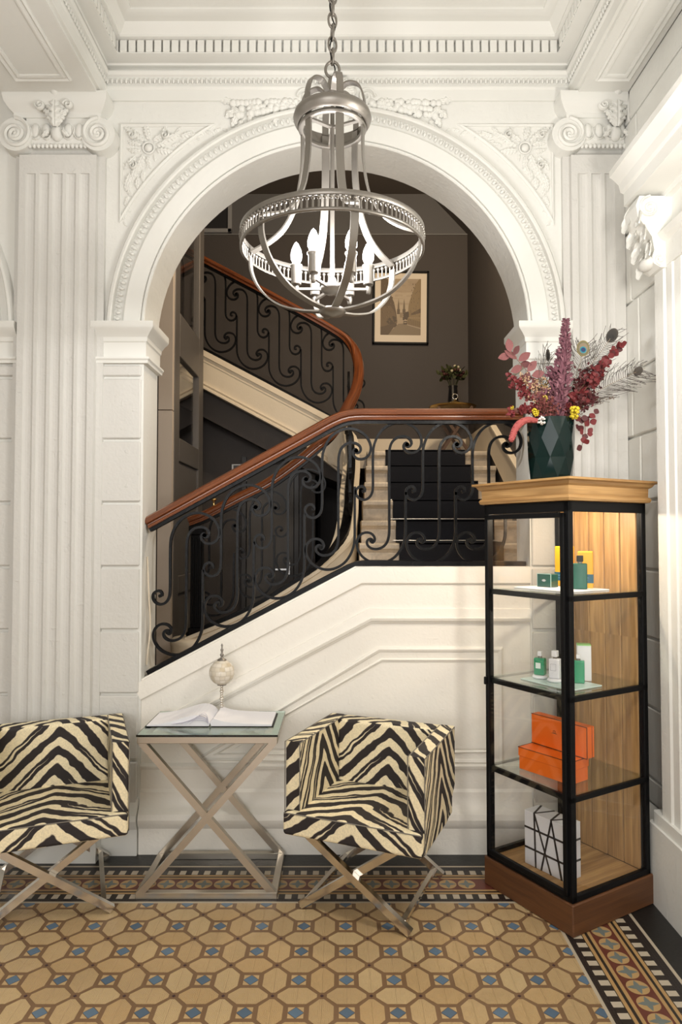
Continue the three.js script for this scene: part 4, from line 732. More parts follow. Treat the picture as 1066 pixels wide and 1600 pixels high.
// ------------------------------------------------------------------ side table with book and ornament
{
  const t = thing('side_table', 'brushed metal side table with crossed legs and a glass top', 'table', [-0.5175, 0, -2.885]);
  const w = 0.272, d = 0.178, b = 0.026, yt = 0.592;
  const box = (x0, x1, y0, y1, z0, z1) => cbx(x0, x1, y0, y1, z0, z1, 0.0015);
  mesh('top_frame', merge([box(-w, w, yt, yt + b, d - b, d), box(-w, w, yt, yt + b, -d, -d + b), box(-w, -w + b, yt, yt + b, -d + b, d - b), box(w - b, w, yt, yt + b, -d + b, d - b)]), M.nickel, t);
  mesh('floor_frame', merge([box(-w, w, 0, b, d - b, d), box(-w, w, 0, b, -d, -d + b), box(-w, -w + b, 0, b, -d + b, d - b), box(w - b, w, 0, b, -d + b, d - b)]), M.nickel, t);
  for (const z of [d - b / 2, -d + b / 2]) for (const sd of [-1, 1]) mesh('leg', sweep([V(-sd * (w - 0.012), b * 0.6, z), V(sd * (w - 0.012), yt + b * 0.3, z)], rect(b, b * 0.96), { N: V(0, 0, 1), crease: 0.3 }).translate(0, 0, 0.0008 * sd), M.nickel, t);
  mesh('glass_top', cbx(-w - 0.002, w + 0.002, yt + b + 0.0005, yt + b + 0.0085, -d - 0.004, d + 0.004, 0.001), M.glassGreen, t);
  const Y = yt + b + 0.009;
  // open book
  const bk = thing('open_book', 'open blank guest book lying on the glass table', 'book', [-0.527, Y, -2.915]);
  mesh('cover', merge([cbx(-0.262, -0.004, 0, 0.003, -0.105, 0.105, 0.001), cbx(0.004, 0.255, 0, 0.003, -0.105, 0.105, 0.001)]), M.black, bk);
  const page = (sd, L, top, n = 18) => { // block of leaves with a curved upper face
    const prof = []; for (let i = 0; i <= n; i++) { const x = L * i / n; prof.push([x, top(i / n)]); } prof.push([L, 0.003], [0.004, 0.003]);
    return ni(prism(prof.map(([x, y]) => [sd * x, y]).reverse(), -0.10, 0.10)); };
  mesh('page_block', page(-1, 0.255, (t) => 0.006 + 0.062 * Math.pow(Math.sin(Math.PI * Math.min(1, 0.03 + t * 0.97)), 1) * Math.exp(-3.2 * t) * 1.9), M.paper, bk);
  mesh('page_block', page(1, 0.248, (t) => 0.010 + 0.030 * Math.exp(-6 * t) * (1 - Math.exp(-40 * t - 0.1)) + 0.004 * (1 - t)), M.paper, bk);
  const lv = []; for (let k = 0; k < 5; k++) { const pts = []; for (let i = 0; i <= 12; i++) { const t = i / 12; pts.push(V(-0.004 - (0.15 - 0.018 * k) * t, 0.012 + (0.018 + 0.008 * k) * Math.sin(Math.PI * Math.pow(t, 0.6)) * (1 - 0.4 * t), 0.1015 + 0.0002 * k)); } lv.push(sweep(pts, rect(0.0008, 0.006), { N: V(0, 0, 1) })); }
  mesh('loose_leaves', merge(lv), std({ color: lin(0.62, 0.60, 0.68), roughness: 0.8 }), bk).userData.kind = 'stuff';
  // globe ornament on a beaded stem
  const g = thing('globe_ornament', 'mother-of-pearl globe on a beaded silver stem behind the book', 'ornament', [-0.512, Y, -3.00]);
  mesh('foot', lathe([[0, 0], [0.045, 0], [0.046, 0.004], [0.036, 0.010], [0.018, 0.016], [0.012, 0.022], [0, 0.022]], 24), M.silver, g);
  const st = []; for (let k = 0; k < 10; k++) st.push(ball(0, 0.028 + k * 0.0105, 0, k % 3 === 1 ? 0.0095 : 0.0075, 12, 8, 1, 0.8, 1));
  mesh('beaded_stem', merge(st), M.chrome, g);
  const R = 0.0545, yc = 0.182, pearl = [0.0, 1, 2, 3].map((k) => phy({ color: lin(0.74 - 0.05 * k, 0.68 - 0.06 * k, 0.58 - 0.075 * k), roughness: 0.28, clearcoat: 0.6 }));
  mesh('globe_core', ball(0, yc, 0, R * 0.985, 24, 16), std({ color: lin(0.60, 0.54, 0.44), roughness: 0.5 }), g);
  const rows = 9; for (let j = 0; j < rows; j++) { const a0 = -Math.PI / 2 + Math.PI * j / rows + 0.02, a1 = -Math.PI / 2 + Math.PI * (j + 1) / rows, n = Math.max(5, Math.round(15 * Math.cos((a0 + a1) / 2)));
    for (let i = 0; i < n; i++) { const o = (j % 2) * 0.5; const sg = new THREE.SphereGeometry(R, 3, 2, (i + o) * 2 * Math.PI / n, 2 * Math.PI / n - 0.035, Math.PI / 2 - a1, a1 - a0 - 0.015).translate(0, yc, 0); mesh('pearl_tile', ni(sg), pearl[Math.floor(rnd() * rnd() * 4)], g); } }
  mesh('finial', merge([lathe([[0, 0.228], [0.021, 0.231], [0.019, 0.237], [0.008, 0.242], [0.005, 0.248], [0.009, 0.256], [0.005, 0.262], [0.004, 0.270], [0.007, 0.277], [0.003, 0.284], [0.003, 0.292], [0.005, 0.297], [0, 0.306]], 16)]), M.silver, g);
  mesh('lower_collar', lathe([[0, 0.124], [0.020, 0.128], [0.018, 0.134], [0, 0.136]], 16), M.silver, g);
}

// ------------------------------------------------------------------ display cabinet and what stands in it
const CB = [0.805, -2.449], CT = 0.5385, cw = (s, t, y) => [CB[0] + Math.cos(CT) * s - Math.sin(CT) * t, y, CB[1] - Math.sin(CT) * s - Math.cos(CT) * t];
{
  const c = thing('display_cabinet', 'tall glass display cabinet with black frame, oak cornice and wooden base', 'cabinet', [CB[0], 0, CB[1]], CT);
  const S = 0.448;
  mesh('base', cbx(0, S, 0, 0.111, -S, 0, 0.004), M.underlitOak, c);
  mesh('floor_board', bx(0.02, S - 0.02, 0.1112, 0.116, -S + 0.02, -0.02), M.oak, c);
  const sq = (o) => [V(S - o, 0, -o), V(o, 0, -o), V(o, 0, -S + o), V(S - o, 0, -S + o)];
  const cr = [[-0.06, 1.520], [-0.004, 1.520], [0.004, 1.522], [0.008, 1.532], [0.004, 1.540], [-0.001, 1.543], [0.0, 1.575], [0.010, 1.582], [0.016, 1.592], [0.028, 1.596], [0.028, 1.604], [-0.06, 1.604]];
  mesh('cornice', merge([sweep(sq(0.0), cr, { N: V(0, 1, 0), closed: true, crease: 0.3 }), bx(0.03, S - 0.03, 1.585, 1.603, -S + 0.03, -0.03), bx(0.03, S - 0.03, 1.520, 1.528, -S + 0.03, -0.03)]), M.oak, c);
  const i = 0.008, p = 0.024, y0 = 0.111, y1 = 1.520;
  const posts = [[i, -i - p], [S - i - p, -i - p], [i, -S + i], [S - i - p, -S + i]];
  for (const [x, z] of posts) mesh('post', cbx(x, x + p, y0, y1, z, z + p, 0.002), M.black, c);
  const rails = (y, h, fr = true) => merge([cbx(i, S - i, y, y + h, -i - 0.018, -i, 0.0015), cbx(i, i + 0.018, y, y + h, -S + i, -i, 0.0015), cbx(i, S - i, y, y + h, -S + i, -S + i + 0.018, 0.0015), cbx(S - i - 0.018, S - i, y, y + h, -S + i, -i, 0.0015)]);
  mesh('top_rail', rails(1.482, 0.038), M.black, c); mesh('bottom_rail', rails(0.111, 0.022), M.black, c);
  // hinged door frame on the left face
  const dr = mesh('door', merge([cbx(-0.004, 0.012, 0.13, 1.478, -S + 0.02, -S + 0.038, 0.0015), cbx(-0.004, 0.012, 0.13, 1.478, -0.040, -0.022, 0.0015), cbx(-0.004, 0.012, 1.460, 1.478, -S + 0.02, -0.022, 0.0015), cbx(-0.004, 0.012, 0.130, 0.148, -S + 0.02, -0.022, 0.0015)]), M.black, c);
  mesh('handle', cbx(-0.018, -0.004, 0.80, 0.83, -S + 0.024, -S + 0.034, 0.002), M.black, dr);
  mesh('glass_pane', bx(0.002, 0.006, 0.148, 1.460, -S + 0.038, -0.04), M.glass, dr);
  mesh('glass_pane', bx(p + i, S - i - p, 0.133, 1.482, -i - 0.012, -i - 0.008), M.glass, c);
  mesh('glass_pane', bx(p + i, S - i - p, 0.133, 1.482, -S + i + 0.008, -S + i + 0.012), M.glass, c);
  const nb = 5; for (let k = 0; k < nb; k++) { const z0 = -S + 0.035 + (S - 0.07) * k / nb; mesh('back_board', cbx(S - 0.030, S - 0.020, 0.118, 1.50, z0 + 0.001, z0 + (S - 0.07) / nb - 0.001, 0.003), M.oakV, c); }
  for (const y of [1.165, 0.810, 0.460]) { const f = mesh('shelf_frame', merge([cbx(i, S - i, y - 0.004, y + 0.016, -i - 0.014, -i, 0.0015), cbx(i, i + 0.014, y - 0.004, y + 0.016, -S + i, -i, 0.0015), cbx(i, S - i, y + 0.004, y + 0.012, -S + i, -S + i + 0.010, 0.001)]), M.black, c); mesh('glass_shelf', bx(0.02, S - 0.03, y + 0.0165, y + 0.0215, -S + 0.02, -0.02), M.shelfGlass, f); }
  // small downlight in the roof of the cabinet
  const lp = mesh('downlight', ni(new THREE.CylinderGeometry(0.028, 0.028, 0.008, 20).translate(0.17, 1.515, -0.20)), std({ color: lin(0.9, 0.9, 0.9), emissive: lin(1, 0.85, 0.62), emissiveIntensity: 6 }), c);
  const sl = new THREE.PointLight(lin(1, 0.84, 0.62), LIGHT.led, 0, 2); sl.position.set(...cw(0.17, 0.20, 1.50)); sl.castShadow = true; sl.shadow.radius = 1; scene.add(sl);
}
const textMat = (w, h, draw) => { const cv = document.createElement('canvas'); cv.width = w; cv.height = h; draw(cv.getContext('2d'), w, h); const t = new THREE.CanvasTexture(cv); t.colorSpace = THREE.SRGBColorSpace; return std({ map: t, roughness: 0.5 }); };
{
  const y1 = 1.187, y2 = 0.832, y3 = 0.482, y4 = 0.1165;
  const put = (name, label, cat, s, t, y, turn = 0, group) => thing(name, label, cat, cw(s, t, y), CT + turn, group);
  // upper shelf
  const tr = put('display_card', 'white display card under the products on the top shelf', 'card', 0.20, 0.20, y1, 0); mesh('card', cbx(-0.13, 0.09, 0, 0.005, -0.14, 0.14, 0.001), M.white, tr);
  const Y = y1 + 0.0053, teal = phy({ color: lin(0.004, 0.07, 0.052), roughness: 0.3, clearcoat: 0.5 });
  const gb = put('soap_box', 'dark green box with pale edges on the top shelf', 'box', 0.155, 0.262, Y, -Math.PI / 2 + 0.05);
  mesh('box_body', cbx(-0.034, 0.034, 0, 0.052, -0.045, 0, 0.002), teal, gb);
  mesh('edge_band', merge([cbx(-0.0345, 0.0345, 0.0505, 0.0528, -0.002, 0.0006, 0.0003), cbx(0.0322, 0.0345, 0, 0.0528, -0.002, 0.0006, 0.0003), cbx(-0.0345, -0.0322, 0, 0.0528, -0.002, 0.0006, 0.0003)]), std({ color: lin(0.45, 0.62, 0.58), roughness: 0.5 }), gb);
  mesh('emblem', merge([ni(new THREE.CylinderGeometry(0.0045, 0.0045, 0.0008, 12).rotateX(Math.PI / 2).translate(0, 0.026, 0.0006)), cbx(-0.010, 0.010, 0.0245, 0.0275, 0, 0.001, 0.0003), cbx(-0.006, 0.006, 0.0215, 0.0305, 0, 0.001, 0.0003)]), M.white, gb);
  const yel = std({ color: lin(0.90, 0.42, 0.01), roughness: 0.45 }), bandM = textMat(128, 64, (c, w, h) => { c.fillStyle = '#14566e'; c.fillRect(0, 0, w, h); c.strokeStyle = '#9fc4cf'; c.lineWidth = 3; c.beginPath(); c.moveTo(34, 28); c.bezierCurveTo(44, 8, 50, 34, 58, 22); c.bezierCurveTo(66, 14, 70, 30, 94, 24); c.stroke(); c.fillStyle = '#7fa9b6'; for (let i = 0; i < 9; i++) c.fillRect(36 + i * 6, 42, 4, 5); });
  const blueBand = std({ color: lin(0.007, 0.093, 0.156), roughness: 0.5 });
  for (const [s, t, h, turn, label] of [[0.275, 0.262, 0.160, -1.57, 'taller yellow carton with a blue band, left of the cabinet post'], [0.265, 0.150, 0.142, -0.9, 'yellow carton with a blue band behind the dark green bottle']]) {
    const b = put('yellow_carton', label, 'box', s, t, Y, turn); const w = 0.028;
    mesh('box_body', rbx(-w, w, 0, h, -w, w, 0.004, 2), yel, b);
    const bd = mesh('blue_band', cbx(-w - 0.0006, w + 0.0006, h * 0.14, h * 0.14 + 0.034, -w - 0.0006, w + 0.0006, 0.0003), blueBand, b);
    const pl = new THREE.PlaneGeometry(0.046, 0.030).translate(0, h * 0.14 + 0.017, w + 0.0009); mesh('lettering', pl, bandM, bd);
  }
  const bottle = (name, label, s, t, y, w, h, mat, capM, capH, capR, turn) => { const b = put(name, label, 'bottle', s, t, y, turn);
    mesh('bottle_body', rbx(-w, w, 0, h, -w * 0.7, w * 0.7, 0.005, 3), mat, b); mesh('neck', ni(new THREE.CylinderGeometry(w * 0.35, w * 0.35, 0.008, 14).translate(0, h + 0.003, 0)), M.silver, b); mesh('cap', rbx(-capR, capR, h + 0.006, h + 0.006 + capH, -capR, capR, 0.003, 2), capM, b); return b; };
  bottle('perfume_bottle', 'dark green glass bottle with a black cap right of the cabinet post', 0.195, 0.118, Y, 0.026, 0.098, phy({ color: lin(0.008, 0.095, 0.065), roughness: 0.22, specularIntensity: 0.5 }), M.black, 0.024, 0.012, -0.9);
  // second shelf
  const t2 = put('display_tray', 'frosted glass tray under the bottles on the second shelf', 'tray', 0.17, 0.19, y2); mesh('tray', cbx(-0.11, 0.06, 0, 0.006, -0.11, 0.14, 0.002), std({ color: lin(0.55, 0.68, 0.62), roughness: 0.3 }), t2);
  const Z2 = y2 + 0.0063, liquid = phy({ color: lin(0.06, 0.42, 0.22), roughness: 0.08, transmission: 0.35, thickness: 0.02, ior: 1.45 });
  const disc = (s, t, label) => { const d = put('round_stand', label, 'stand', s, t, Z2); mesh('disc', lathe([[0, 0], [0.027, 0], [0.030, 0.004], [0.030, 0.009], [0.026, 0.013], [0, 0.013]], 24), M.white, d); };
  disc(0.125, 0.258, 'white round stand under the green bottle with white cap'); disc(0.125, 0.182, 'white round stand under the white bottle');
  const b1 = bottle('green_bottle', 'clear green bottle with a white cap left of the white bottle', 0.125, 0.258, Z2 + 0.0133, 0.021, 0.066, liquid, M.white, 0.019, 0.008, -1.2);
  mesh('label_tag', bx(-0.012, 0.008, 0.026, 0.048, 0.015, 0.0155), textMat(48, 48, (c, w, h) => { c.fillStyle = '#e9f2ec'; c.fillRect(0, 0, w, h); c.fillStyle = '#7fae98'; c.fillRect(8, 16, 30, 2); c.fillRect(12, 22, 24, 2); c.fillRect(10, 28, 26, 2); }), b1);
  const b2 = bottle('white_bottle', 'white square bottle with a white cap on the second shelf', 0.125, 0.182, Z2 + 0.0133, 0.021, 0.075, phy({ color: lin(0.80, 0.80, 0.82), roughness: 0.3 }), M.white, 0.024, 0.011, -1.2);
  mesh('label_frame', merge([bx(-0.013, 0.009, 0.030, 0.0308, 0.0148, 0.0153), bx(-0.013, 0.009, 0.0542, 0.055, 0.0148, 0.0153), bx(-0.013, -0.0122, 0.030, 0.055, 0.0148, 0.0153), bx(0.0082, 0.009, 0.030, 0.055, 0.0148, 0.0153)]), std({ color: lin(0.35, 0.36, 0.38) }), b2);
  bottle('green_bottle', 'bright green bottle right of the cabinet post on the second shelf', 0.185, 0.122, Z2, 0.022, 0.085, liquid, M.white, 0.016, 0.008, -0.9);
  const wb = put('white_carton', 'white carton with a green lid rim behind the bright green bottle', 'box', 0.272, 0.170, y2 + 0.0003, -0.8); mesh('box_body', cbx(-0.026, 0.026, 0, 0.135, -0.026, 0.026, 0.001), M.white, wb); mesh('lid', cbx(-0.026, 0.026, 0.1353, 0.139, -0.026, 0.026, 0.001), std({ color: lin(0.35, 0.72, 0.25), roughness: 0.5 }), wb);
  // orange boxes
  const or = std({ color: lin(0.85, 0.155, 0.006), roughness: 0.45 }), seam = std({ color: lin(0.07, 0.012, 0.003), roughness: 0.5 });
  const ob = put('orange_box', 'orange rectangular gift box lying on the third shelf', 'box', 0.132, 0.205, y3 + 0.0003, 0.10);
  mesh('box_body', cbx(-0.053, 0.053, 0, 0.080, -0.118, 0.118, 0.0015), or, ob);
  mesh('lid_rim', cbx(-0.0555, 0.0555, 0.050, 0.084, -0.1205, 0.1205, 0.0015), or, ob);
  const edge = (x0, x1, y0, yy, z0, z1) => [[x0, z0, x1, z0], [x1, z0, x1, z1], [x1, z1, x0, z1], [x0, z1, x0, z0]].map(([a, b, c2, d]) => bar(V(a, yy, b), V(c2, yy, d), 0.002, 0.002, V(0, 1, 0)));
  mesh('black_edging', merge([...edge(-0.0555, 0.0555, 0, 0.084, -0.1205, 0.1205)]), seam, ob);
  const ol = put('orange_box', 'slim orange gift box standing on edge on top of the other', 'box', 0.178, 0.200, y3 + 0.0872, 0.06);
  const olb = mesh('box_body', cbx(-0.022, 0.022, 0, 0.115, -0.130, 0.130, 0.0015), or, ol);
  mesh('black_edging', merge([bar(V(-0.022, 0.115, -0.13), V(-0.022, 0.115, 0.13), 0.002, 0.002, V(0, 1, 0)), bar(V(-0.022, 0, -0.13), V(-0.022, 0, 0.13), 0.002, 0.002, V(0, 1, 0)), bar(V(-0.022, 0, 0.13), V(-0.022, 0.115, 0.13), 0.002, 0.002), bar(V(0.008, 0, 0.1302), V(0.008, 0.115, 0.1302), 0.0015, 0.0015)]), seam, olb);
  mesh('emblem', merge([bar(V(-0.0225, 0.060, -0.03), V(-0.0225, 0.060, -0.006), 0.0012, 0.0012, V(0, 1, 0)), ni(new THREE.TorusGeometry(0.005, 0.0008, 5, 12).rotateY(Math.PI / 2).translate(-0.0225, 0.066, -0.018))]), seam, olb);
  // white box with criss-cross ribbon
  const gw = put('gift_box', 'white gift box with criss-cross dark ribbon on the cabinet floor', 'box', 0.135, 0.215, y4, 0.06); const bw = 0.042, bl = 0.098, bh = 0.205;
  mesh('box_body', cbx(-bw, bw, 0, bh, -bl, bl, 0.001), std({ color: lin(0.80, 0.80, 0.83), roughness: 0.5 }), gw);
  const rb = [], R = (a, b, up) => rb.push(bar(V(...a), V(...b), 0.0075, 0.0012, up)), xL = -bw - 0.0006, yT = bh + 0.0006, zF = bl + 0.0006;
  for (const yy of [0.065, 0.142]) { R([xL, yy, -bl], [xL, yy, bl], V(1, 0, 0)); R([-bw, yy, zF], [bw, yy, zF], V(0, 0, 1)); }
  for (const [a, b] of [[-0.050, -0.044], [-0.050, 0.028], [0.032, -0.018], [0.030, 0.076], [0.030, 0.078]]) R([xL, bh, a], [xL, 0, b], V(1, 0, 0));
  for (const [za, zb] of [[-0.05, -0.085], [-0.05, -0.02], [0.03, 0.005], [0.03, 0.07]]) R([-bw, yT, za], [bw, yT, zb], V(0, 1, 0));
  mesh('ribbon', merge(rb), std({ color: lin(0.025, 0.02, 0.02), roughness: 0.5 }), gw);
}
// ------------------------------------------------------------------ vase and dried bouquet on the cabinet
const VP = [0.820, 1.6045, -2.700];
{
  const v = thing('faceted_vase', 'dark green faceted glass vase on top of the display cabinet', 'vase', VP, 0.2);
  const rows = [[0.072, 0], [0.080, 0.012], [0.086, 0.09], [0.091, 0.165], [0.090, 0.245]], n = 9, pts = [];
  const R = rows.map(([r, y], j) => Array.from({ length: n }, (_, i) => { const a = (i + (j % 2) * 0.5) * 2 * Math.PI / n; return V(r * Math.cos(a), y, r * Math.sin(a)); }));
  const pos = []; const tri = (a, b, c) => { for (const q of [a, c, b]) pos.push(q.x, q.y, q.z); };
  for (let j = 0; j + 1 < rows.length; j++) for (let i = 0; i < n; i++) { const A = R[j], B = R[j + 1], k = (i + 1) % n; if (j % 2 === 0) { tri(A[i], A[k], B[i]); tri(A[k], B[k], B[i]); } else { tri(A[i], A[k], B[k]); tri(A[i], B[k], B[i]); } }
  for (let i = 1; i + 1 < n; i++) { tri(R[0][0], R[0][i + 1], R[0][i]); }
  const top = R[4], inn = top.map((q) => V(q.x * 0.9, q.y, q.z * 0.9)), bot = top.map((q) => V(q.x * 0.85, 0.05, q.z * 0.85));
  for (let i = 0; i < n; i++) { const k = (i + 1) % n; tri(top[i], top[k], inn[k]); tri(top[i], inn[k], inn[i]); tri(inn[i], inn[k], bot[k]); tri(inn[i], bot[k], bot[i]); }
  for (let i = 1; i + 1 < n; i++) tri(bot[0], bot[i], bot[i + 1]);
  const g = new THREE.BufferGeometry(); g.setAttribute('position', new THREE.Float32BufferAttribute(pos, 3)); g.computeVertexNormals();
  mesh('vase_body', ni(g), phy({ color: lin(0.0015, 0.010, 0.009), roughness: 0.06, specularIntensity: 0.45 }), v);
}
{
  const U = 0.0025, q = (px, py, z = 0) => V((px - 861) * U, (655 - py) * U, z); // local frame at the vase rim, 2.5 mm units
  const stem = (name, label, cat, grp) => thing(name, label, cat, [VP[0], VP[1] + 0.245, VP[2]], 0, grp);
  const twig = std({ color: lin(0.11, 0.055, 0.03), roughness: 0.8 }), stalk = (pts, r = 0.0022) => tube([q(861, 690), ...pts], r, 16, 5, r * 0.5);
  // flat oval leaf with thickness, base at the origin along +y
  const oval = (L, W, fold = 0.25) => { const P = [], nv = 7; for (let j = 0; j <= nv; j++) { const t = j / nv, w = W * Math.pow(Math.sin(Math.PI * Math.min(0.985, 0.04 + t * 0.95)), 0.8), row = []; for (const s of [-1, -0.4, 0, 0.4, 1]) row.push({ p: V(s * w, L * t, Math.abs(s) * w * fold + 0.15 * L * t * t), u: s, v: t }); for (const s of [0.4, 0, -0.4]) row.push({ p: V(s * w, L * t, Math.abs(s) * w * fold + 0.15 * L * t * t - 0.0012), u: s, v: t }); P.push(row); } return quadGeo(P, true, 0.8, null, false); };
  const leafAt = (g, p, rz, ry = 0, rx = 0) => { const m = g.clone().rotateX(rx).rotateY(ry).rotateZ(rz); return m.translate(p.x, p.y, p.z); };
  { // purple amaranth spire
    const t = stem('amaranth_flower', 'tall dusty purple amaranth spire at the middle of the bouquet', 'flower');
    mesh('stalk', stalk([q(868, 620), q(878, 560), q(886, 505)]), twig, t);
    const mat = std({ color: lin(0.135, 0.048, 0.066), roughness: 0.85 }), o2 = [], path = curve([q(864, 662, 0.03), q(866, 630, 0.04), q(874, 590, 0.035), q(881, 545, 0.02), q(886, 497, 0.01)], 80), o = [], kn = oval(0.024, 0.008, 0.5);
    for (let i = 0; i < 80; i++) { const k = i / 80, r = (k < 0.3 ? 0.018 + 0.08 * k : 0.042 - 0.036 * (k - 0.3) / 0.7); o.push(ball(path[i].x, path[i].y, path[i].z, r * 0.55, 6, 4)); for (let m = 0; m < 9; m++) { const a = rr(0, 6.28), rad = r * rr(0.45, 0.9); (m % 3 ? o : o2).push(leafAt(kn.clone().scale(1 - 0.55 * k, 1 - 0.5 * k, 1 - 0.5 * k), path[i].clone().add(V(Math.cos(a) * rad, rr(-0.004, 0.004), Math.sin(a) * rad)), -Math.cos(a) * 0.9 + rr(-0.4, 0.4), rr(0, 6), rr(-0.5, 0.9))); } }
    for (const [x, y] of [[856, 640], [850, 625], [876, 668], [872, 680], [858, 590], [846, 650]]) for (let m = 0; m < 14; m++) o.push(leafAt(kn, q(x + rr(-5, 5), y + rr(-8, 8), 0.04 + rr(-0.01, 0.02)), rr(-1.5, 1.5), rr(0, 6), rr(-0.5, 0.9)));
    mesh('flower_spike', merge(o), mat, t).userData.kind = 'stuff'; mesh('pale_bracts', merge(o2), std({ color: lin(0.20, 0.085, 0.105), roughness: 0.85 }), t).userData.kind = 'stuff';
  }
  { // pink eucalyptus
    const t = stem('eucalyptus_branch', 'dusty pink leaf branch reaching to the left over the railing', 'branch');
    mesh('stalk', stalk([q(848, 622, 0.02), q(828, 590, 0.03), q(806, 565, 0.04), q(794, 552, 0.04)], 0.002), twig, t);
    const mats = [std({ color: lin(0.165, 0.056, 0.056), roughness: 0.75 }), std({ color: lin(0.11, 0.034, 0.035), roughness: 0.75 })], g = [oval(0.058, 0.015), oval(0.050, 0.016), oval(0.042, 0.014)];
    const L = [[796, 556, 1.9], [795, 552, 0.25], [800, 556, -0.6], [806, 562, 1.1], [808, 566, -0.9], [812, 570, -1.5], [814, 574, 2.0], [822, 582, -0.7], [824, 584, 2.6], [830, 592, 1.7], [828, 590, -1.3], [838, 606, 0.6], [840, 608, -2.1], [844, 616, 2.0], [846, 618, -1.7], [842, 610, 1.2]];
    L.forEach(([x, y, r], i) => mesh('leaf', leafAt(g[i % 3], q(x, y, 0.035 + rr(-0.01, 0.01)), r, rr(-0.6, 0.6), rr(-0.3, 0.3)), mats[i % 3 === 2 ? 1 : 0], t));
  }
  const red = [std({ color: lin(0.115, 0.008, 0.010), roughness: 0.65 }), std({ color: lin(0.06, 0.006, 0.008), roughness: 0.65 })];
  { // dark red round-leaved branch, upper right
    const t = stem('eucalyptus_branch', 'dark red round-leaved branch rising to the upper right', 'branch');
    mesh('stalk', stalk([q(890, 630, 0.02), q(925, 585, 0.02), q(950, 555, 0.02), q(972, 532, 0.02)], 0.002), twig, t);
    const g = [oval(0.024, 0.0125, 0.1), oval(0.020, 0.0115, 0.1)];
    for (let k = 0; k < 30; k++) { const s = k / 29, x = 925 + 45 * s, y = 588 - 50 * s; mesh('leaf', leafAt(g[k % 2], q(x + rr(-2, 2), y + rr(-2, 2), 0.02 + rr(-0.01, 0.02)), (k % 2 ? 1.5 : -1.6) + rr(-0.8, 0.8), rr(-0.7, 0.7), rr(-0.4, 0.4)), red[k % 3 === 0 ? 1 : 0], t); }
  }
  { // trailing dark red branch, lower right
    const t = stem('eucalyptus_branch', 'dark red round-leaved branch trailing down the right side of the vase', 'branch');
    mesh('stalk', stalk([q(885, 648, 0.03), q(903, 655, 0.05), q(908, 675, 0.05), q(902, 702, 0.05)], 0.0018), twig, t);
    const g = [oval(0.026, 0.013, 0.1), oval(0.021, 0.012, 0.1)];
    [[902, 700], [905, 695], [900, 690], [907, 688], [903, 682], [912, 680], [904, 676], [914, 672], [908, 668], [899, 672], [916, 664], [910, 660], [904, 664], [920, 656], [926, 660], [922, 650], [914, 650], [924, 664], [902, 656], [896, 660]].forEach(([x, y], k) => mesh('leaf', leafAt(g[k % 2], q(x, y, 0.05 + rr(-0.01, 0.01)), rr(-2.6, 2.6), rr(-0.6, 0.6), rr(-0.4, 0.4)), red[k % 3 === 0 ? 1 : 0], t));
  }
  const spray = (label, pts, n, mat, spread, ls, name = 'berry_spray') => { // fine twigs covered in tiny leaves
    const t = stem(name, label, 'branch'), tw = [stalk(pts, 0.0018)], lv = [], path = curve([q(861, 670), ...pts], 40), g = oval(ls, ls * 0.42, 0.3);
    for (let k = 0; k < n; k++) { const a = path[Math.floor(rr(12, 40))], d = V(rr(-1, 1) * spread, rr(-0.3, 1) * spread, rr(-1, 1) * spread * 0.7), e = a.clone().add(d); tw.push(tube([a, a.clone().addScaledVector(d, 0.5).add(V(0, -0.004, 0)), e], 0.0008, 4, 3)); for (let m = 0; m < 6; m++) { const p = a.clone().addScaledVector(d, rr(0.3, 1.05)); lv.push(leafAt(g, p.add(V(rr(-0.006, 0.006), rr(-0.006, 0.006), rr(-0.006, 0.006))), rr(-3, 3), rr(-1, 1), rr(-0.6, 0.6))); } }
    mesh('twigs', merge(tw), twig, t); mesh('leaves', merge(lv), mat, t).userData.kind = 'stuff'; };
  spray('dense dark red feathery spray filling the right of the bouquet', [q(895, 630, 0), q(918, 605, 0), q(932, 582, 0)], 90, red[1], 0.055, 0.013);
  spray('crimson leafy spray under the upper right branch', [q(900, 625, 0.03), q(922, 598, 0.03), q(938, 580, 0.03)], 40, red[0], 0.04, 0.016);
  spray('wine red leafy spray low at the right behind the trailing branch', [q(895, 640, 0.03), q(920, 630, 0.03), q(935, 622, 0.03)], 45, red[1], 0.045, 0.012);
  spray('wine red berry twig reaching left above the railing', [q(842, 640, 0.03), q(818, 618, 0.04), q(797, 596, 0.04)], 40, red[0], 0.032, 0.013);
  spray('bright red leaf twig at the far left just over the handrail', [q(840, 650, 0.04), q(812, 645, 0.06), q(792, 650, 0.06)], 26, red[0], 0.026, 0.017);
  spray('dull red tufted filler low at the front of the bouquet', [q(848, 648, 0.06), q(846, 638, 0.07), q(842, 630, 0.07)], 70, std({ color: lin(0.12, 0.025, 0.022), roughness: 0.8 }), 0.04, 0.010);
  spray('beige dried grass spray at the left of the bouquet', [q(845, 635, 0.02), q(832, 612, 0.03), q(822, 598, 0.03)], 60, std({ color: lin(0.40, 0.26, 0.15), roughness: 0.85 }), 0.06, 0.007);
  spray('golden dried flower spray behind the purple spire', [q(855, 630, 0), q(858, 610, 0), q(862, 595, 0)], 60, std({ color: lin(0.42, 0.24, 0.06), roughness: 0.85 }), 0.042, 0.009);
  spray('dark airy twig spray at the lower right of the bouquet', [q(895, 645, 0), q(925, 632, 0), q(950, 618, 0)], 30, twig, 0.05, 0.005);
  // yellow and white tufts
  const yel = std({ color: lin(0.55, 0.42, 0.02), roughness: 0.8 });
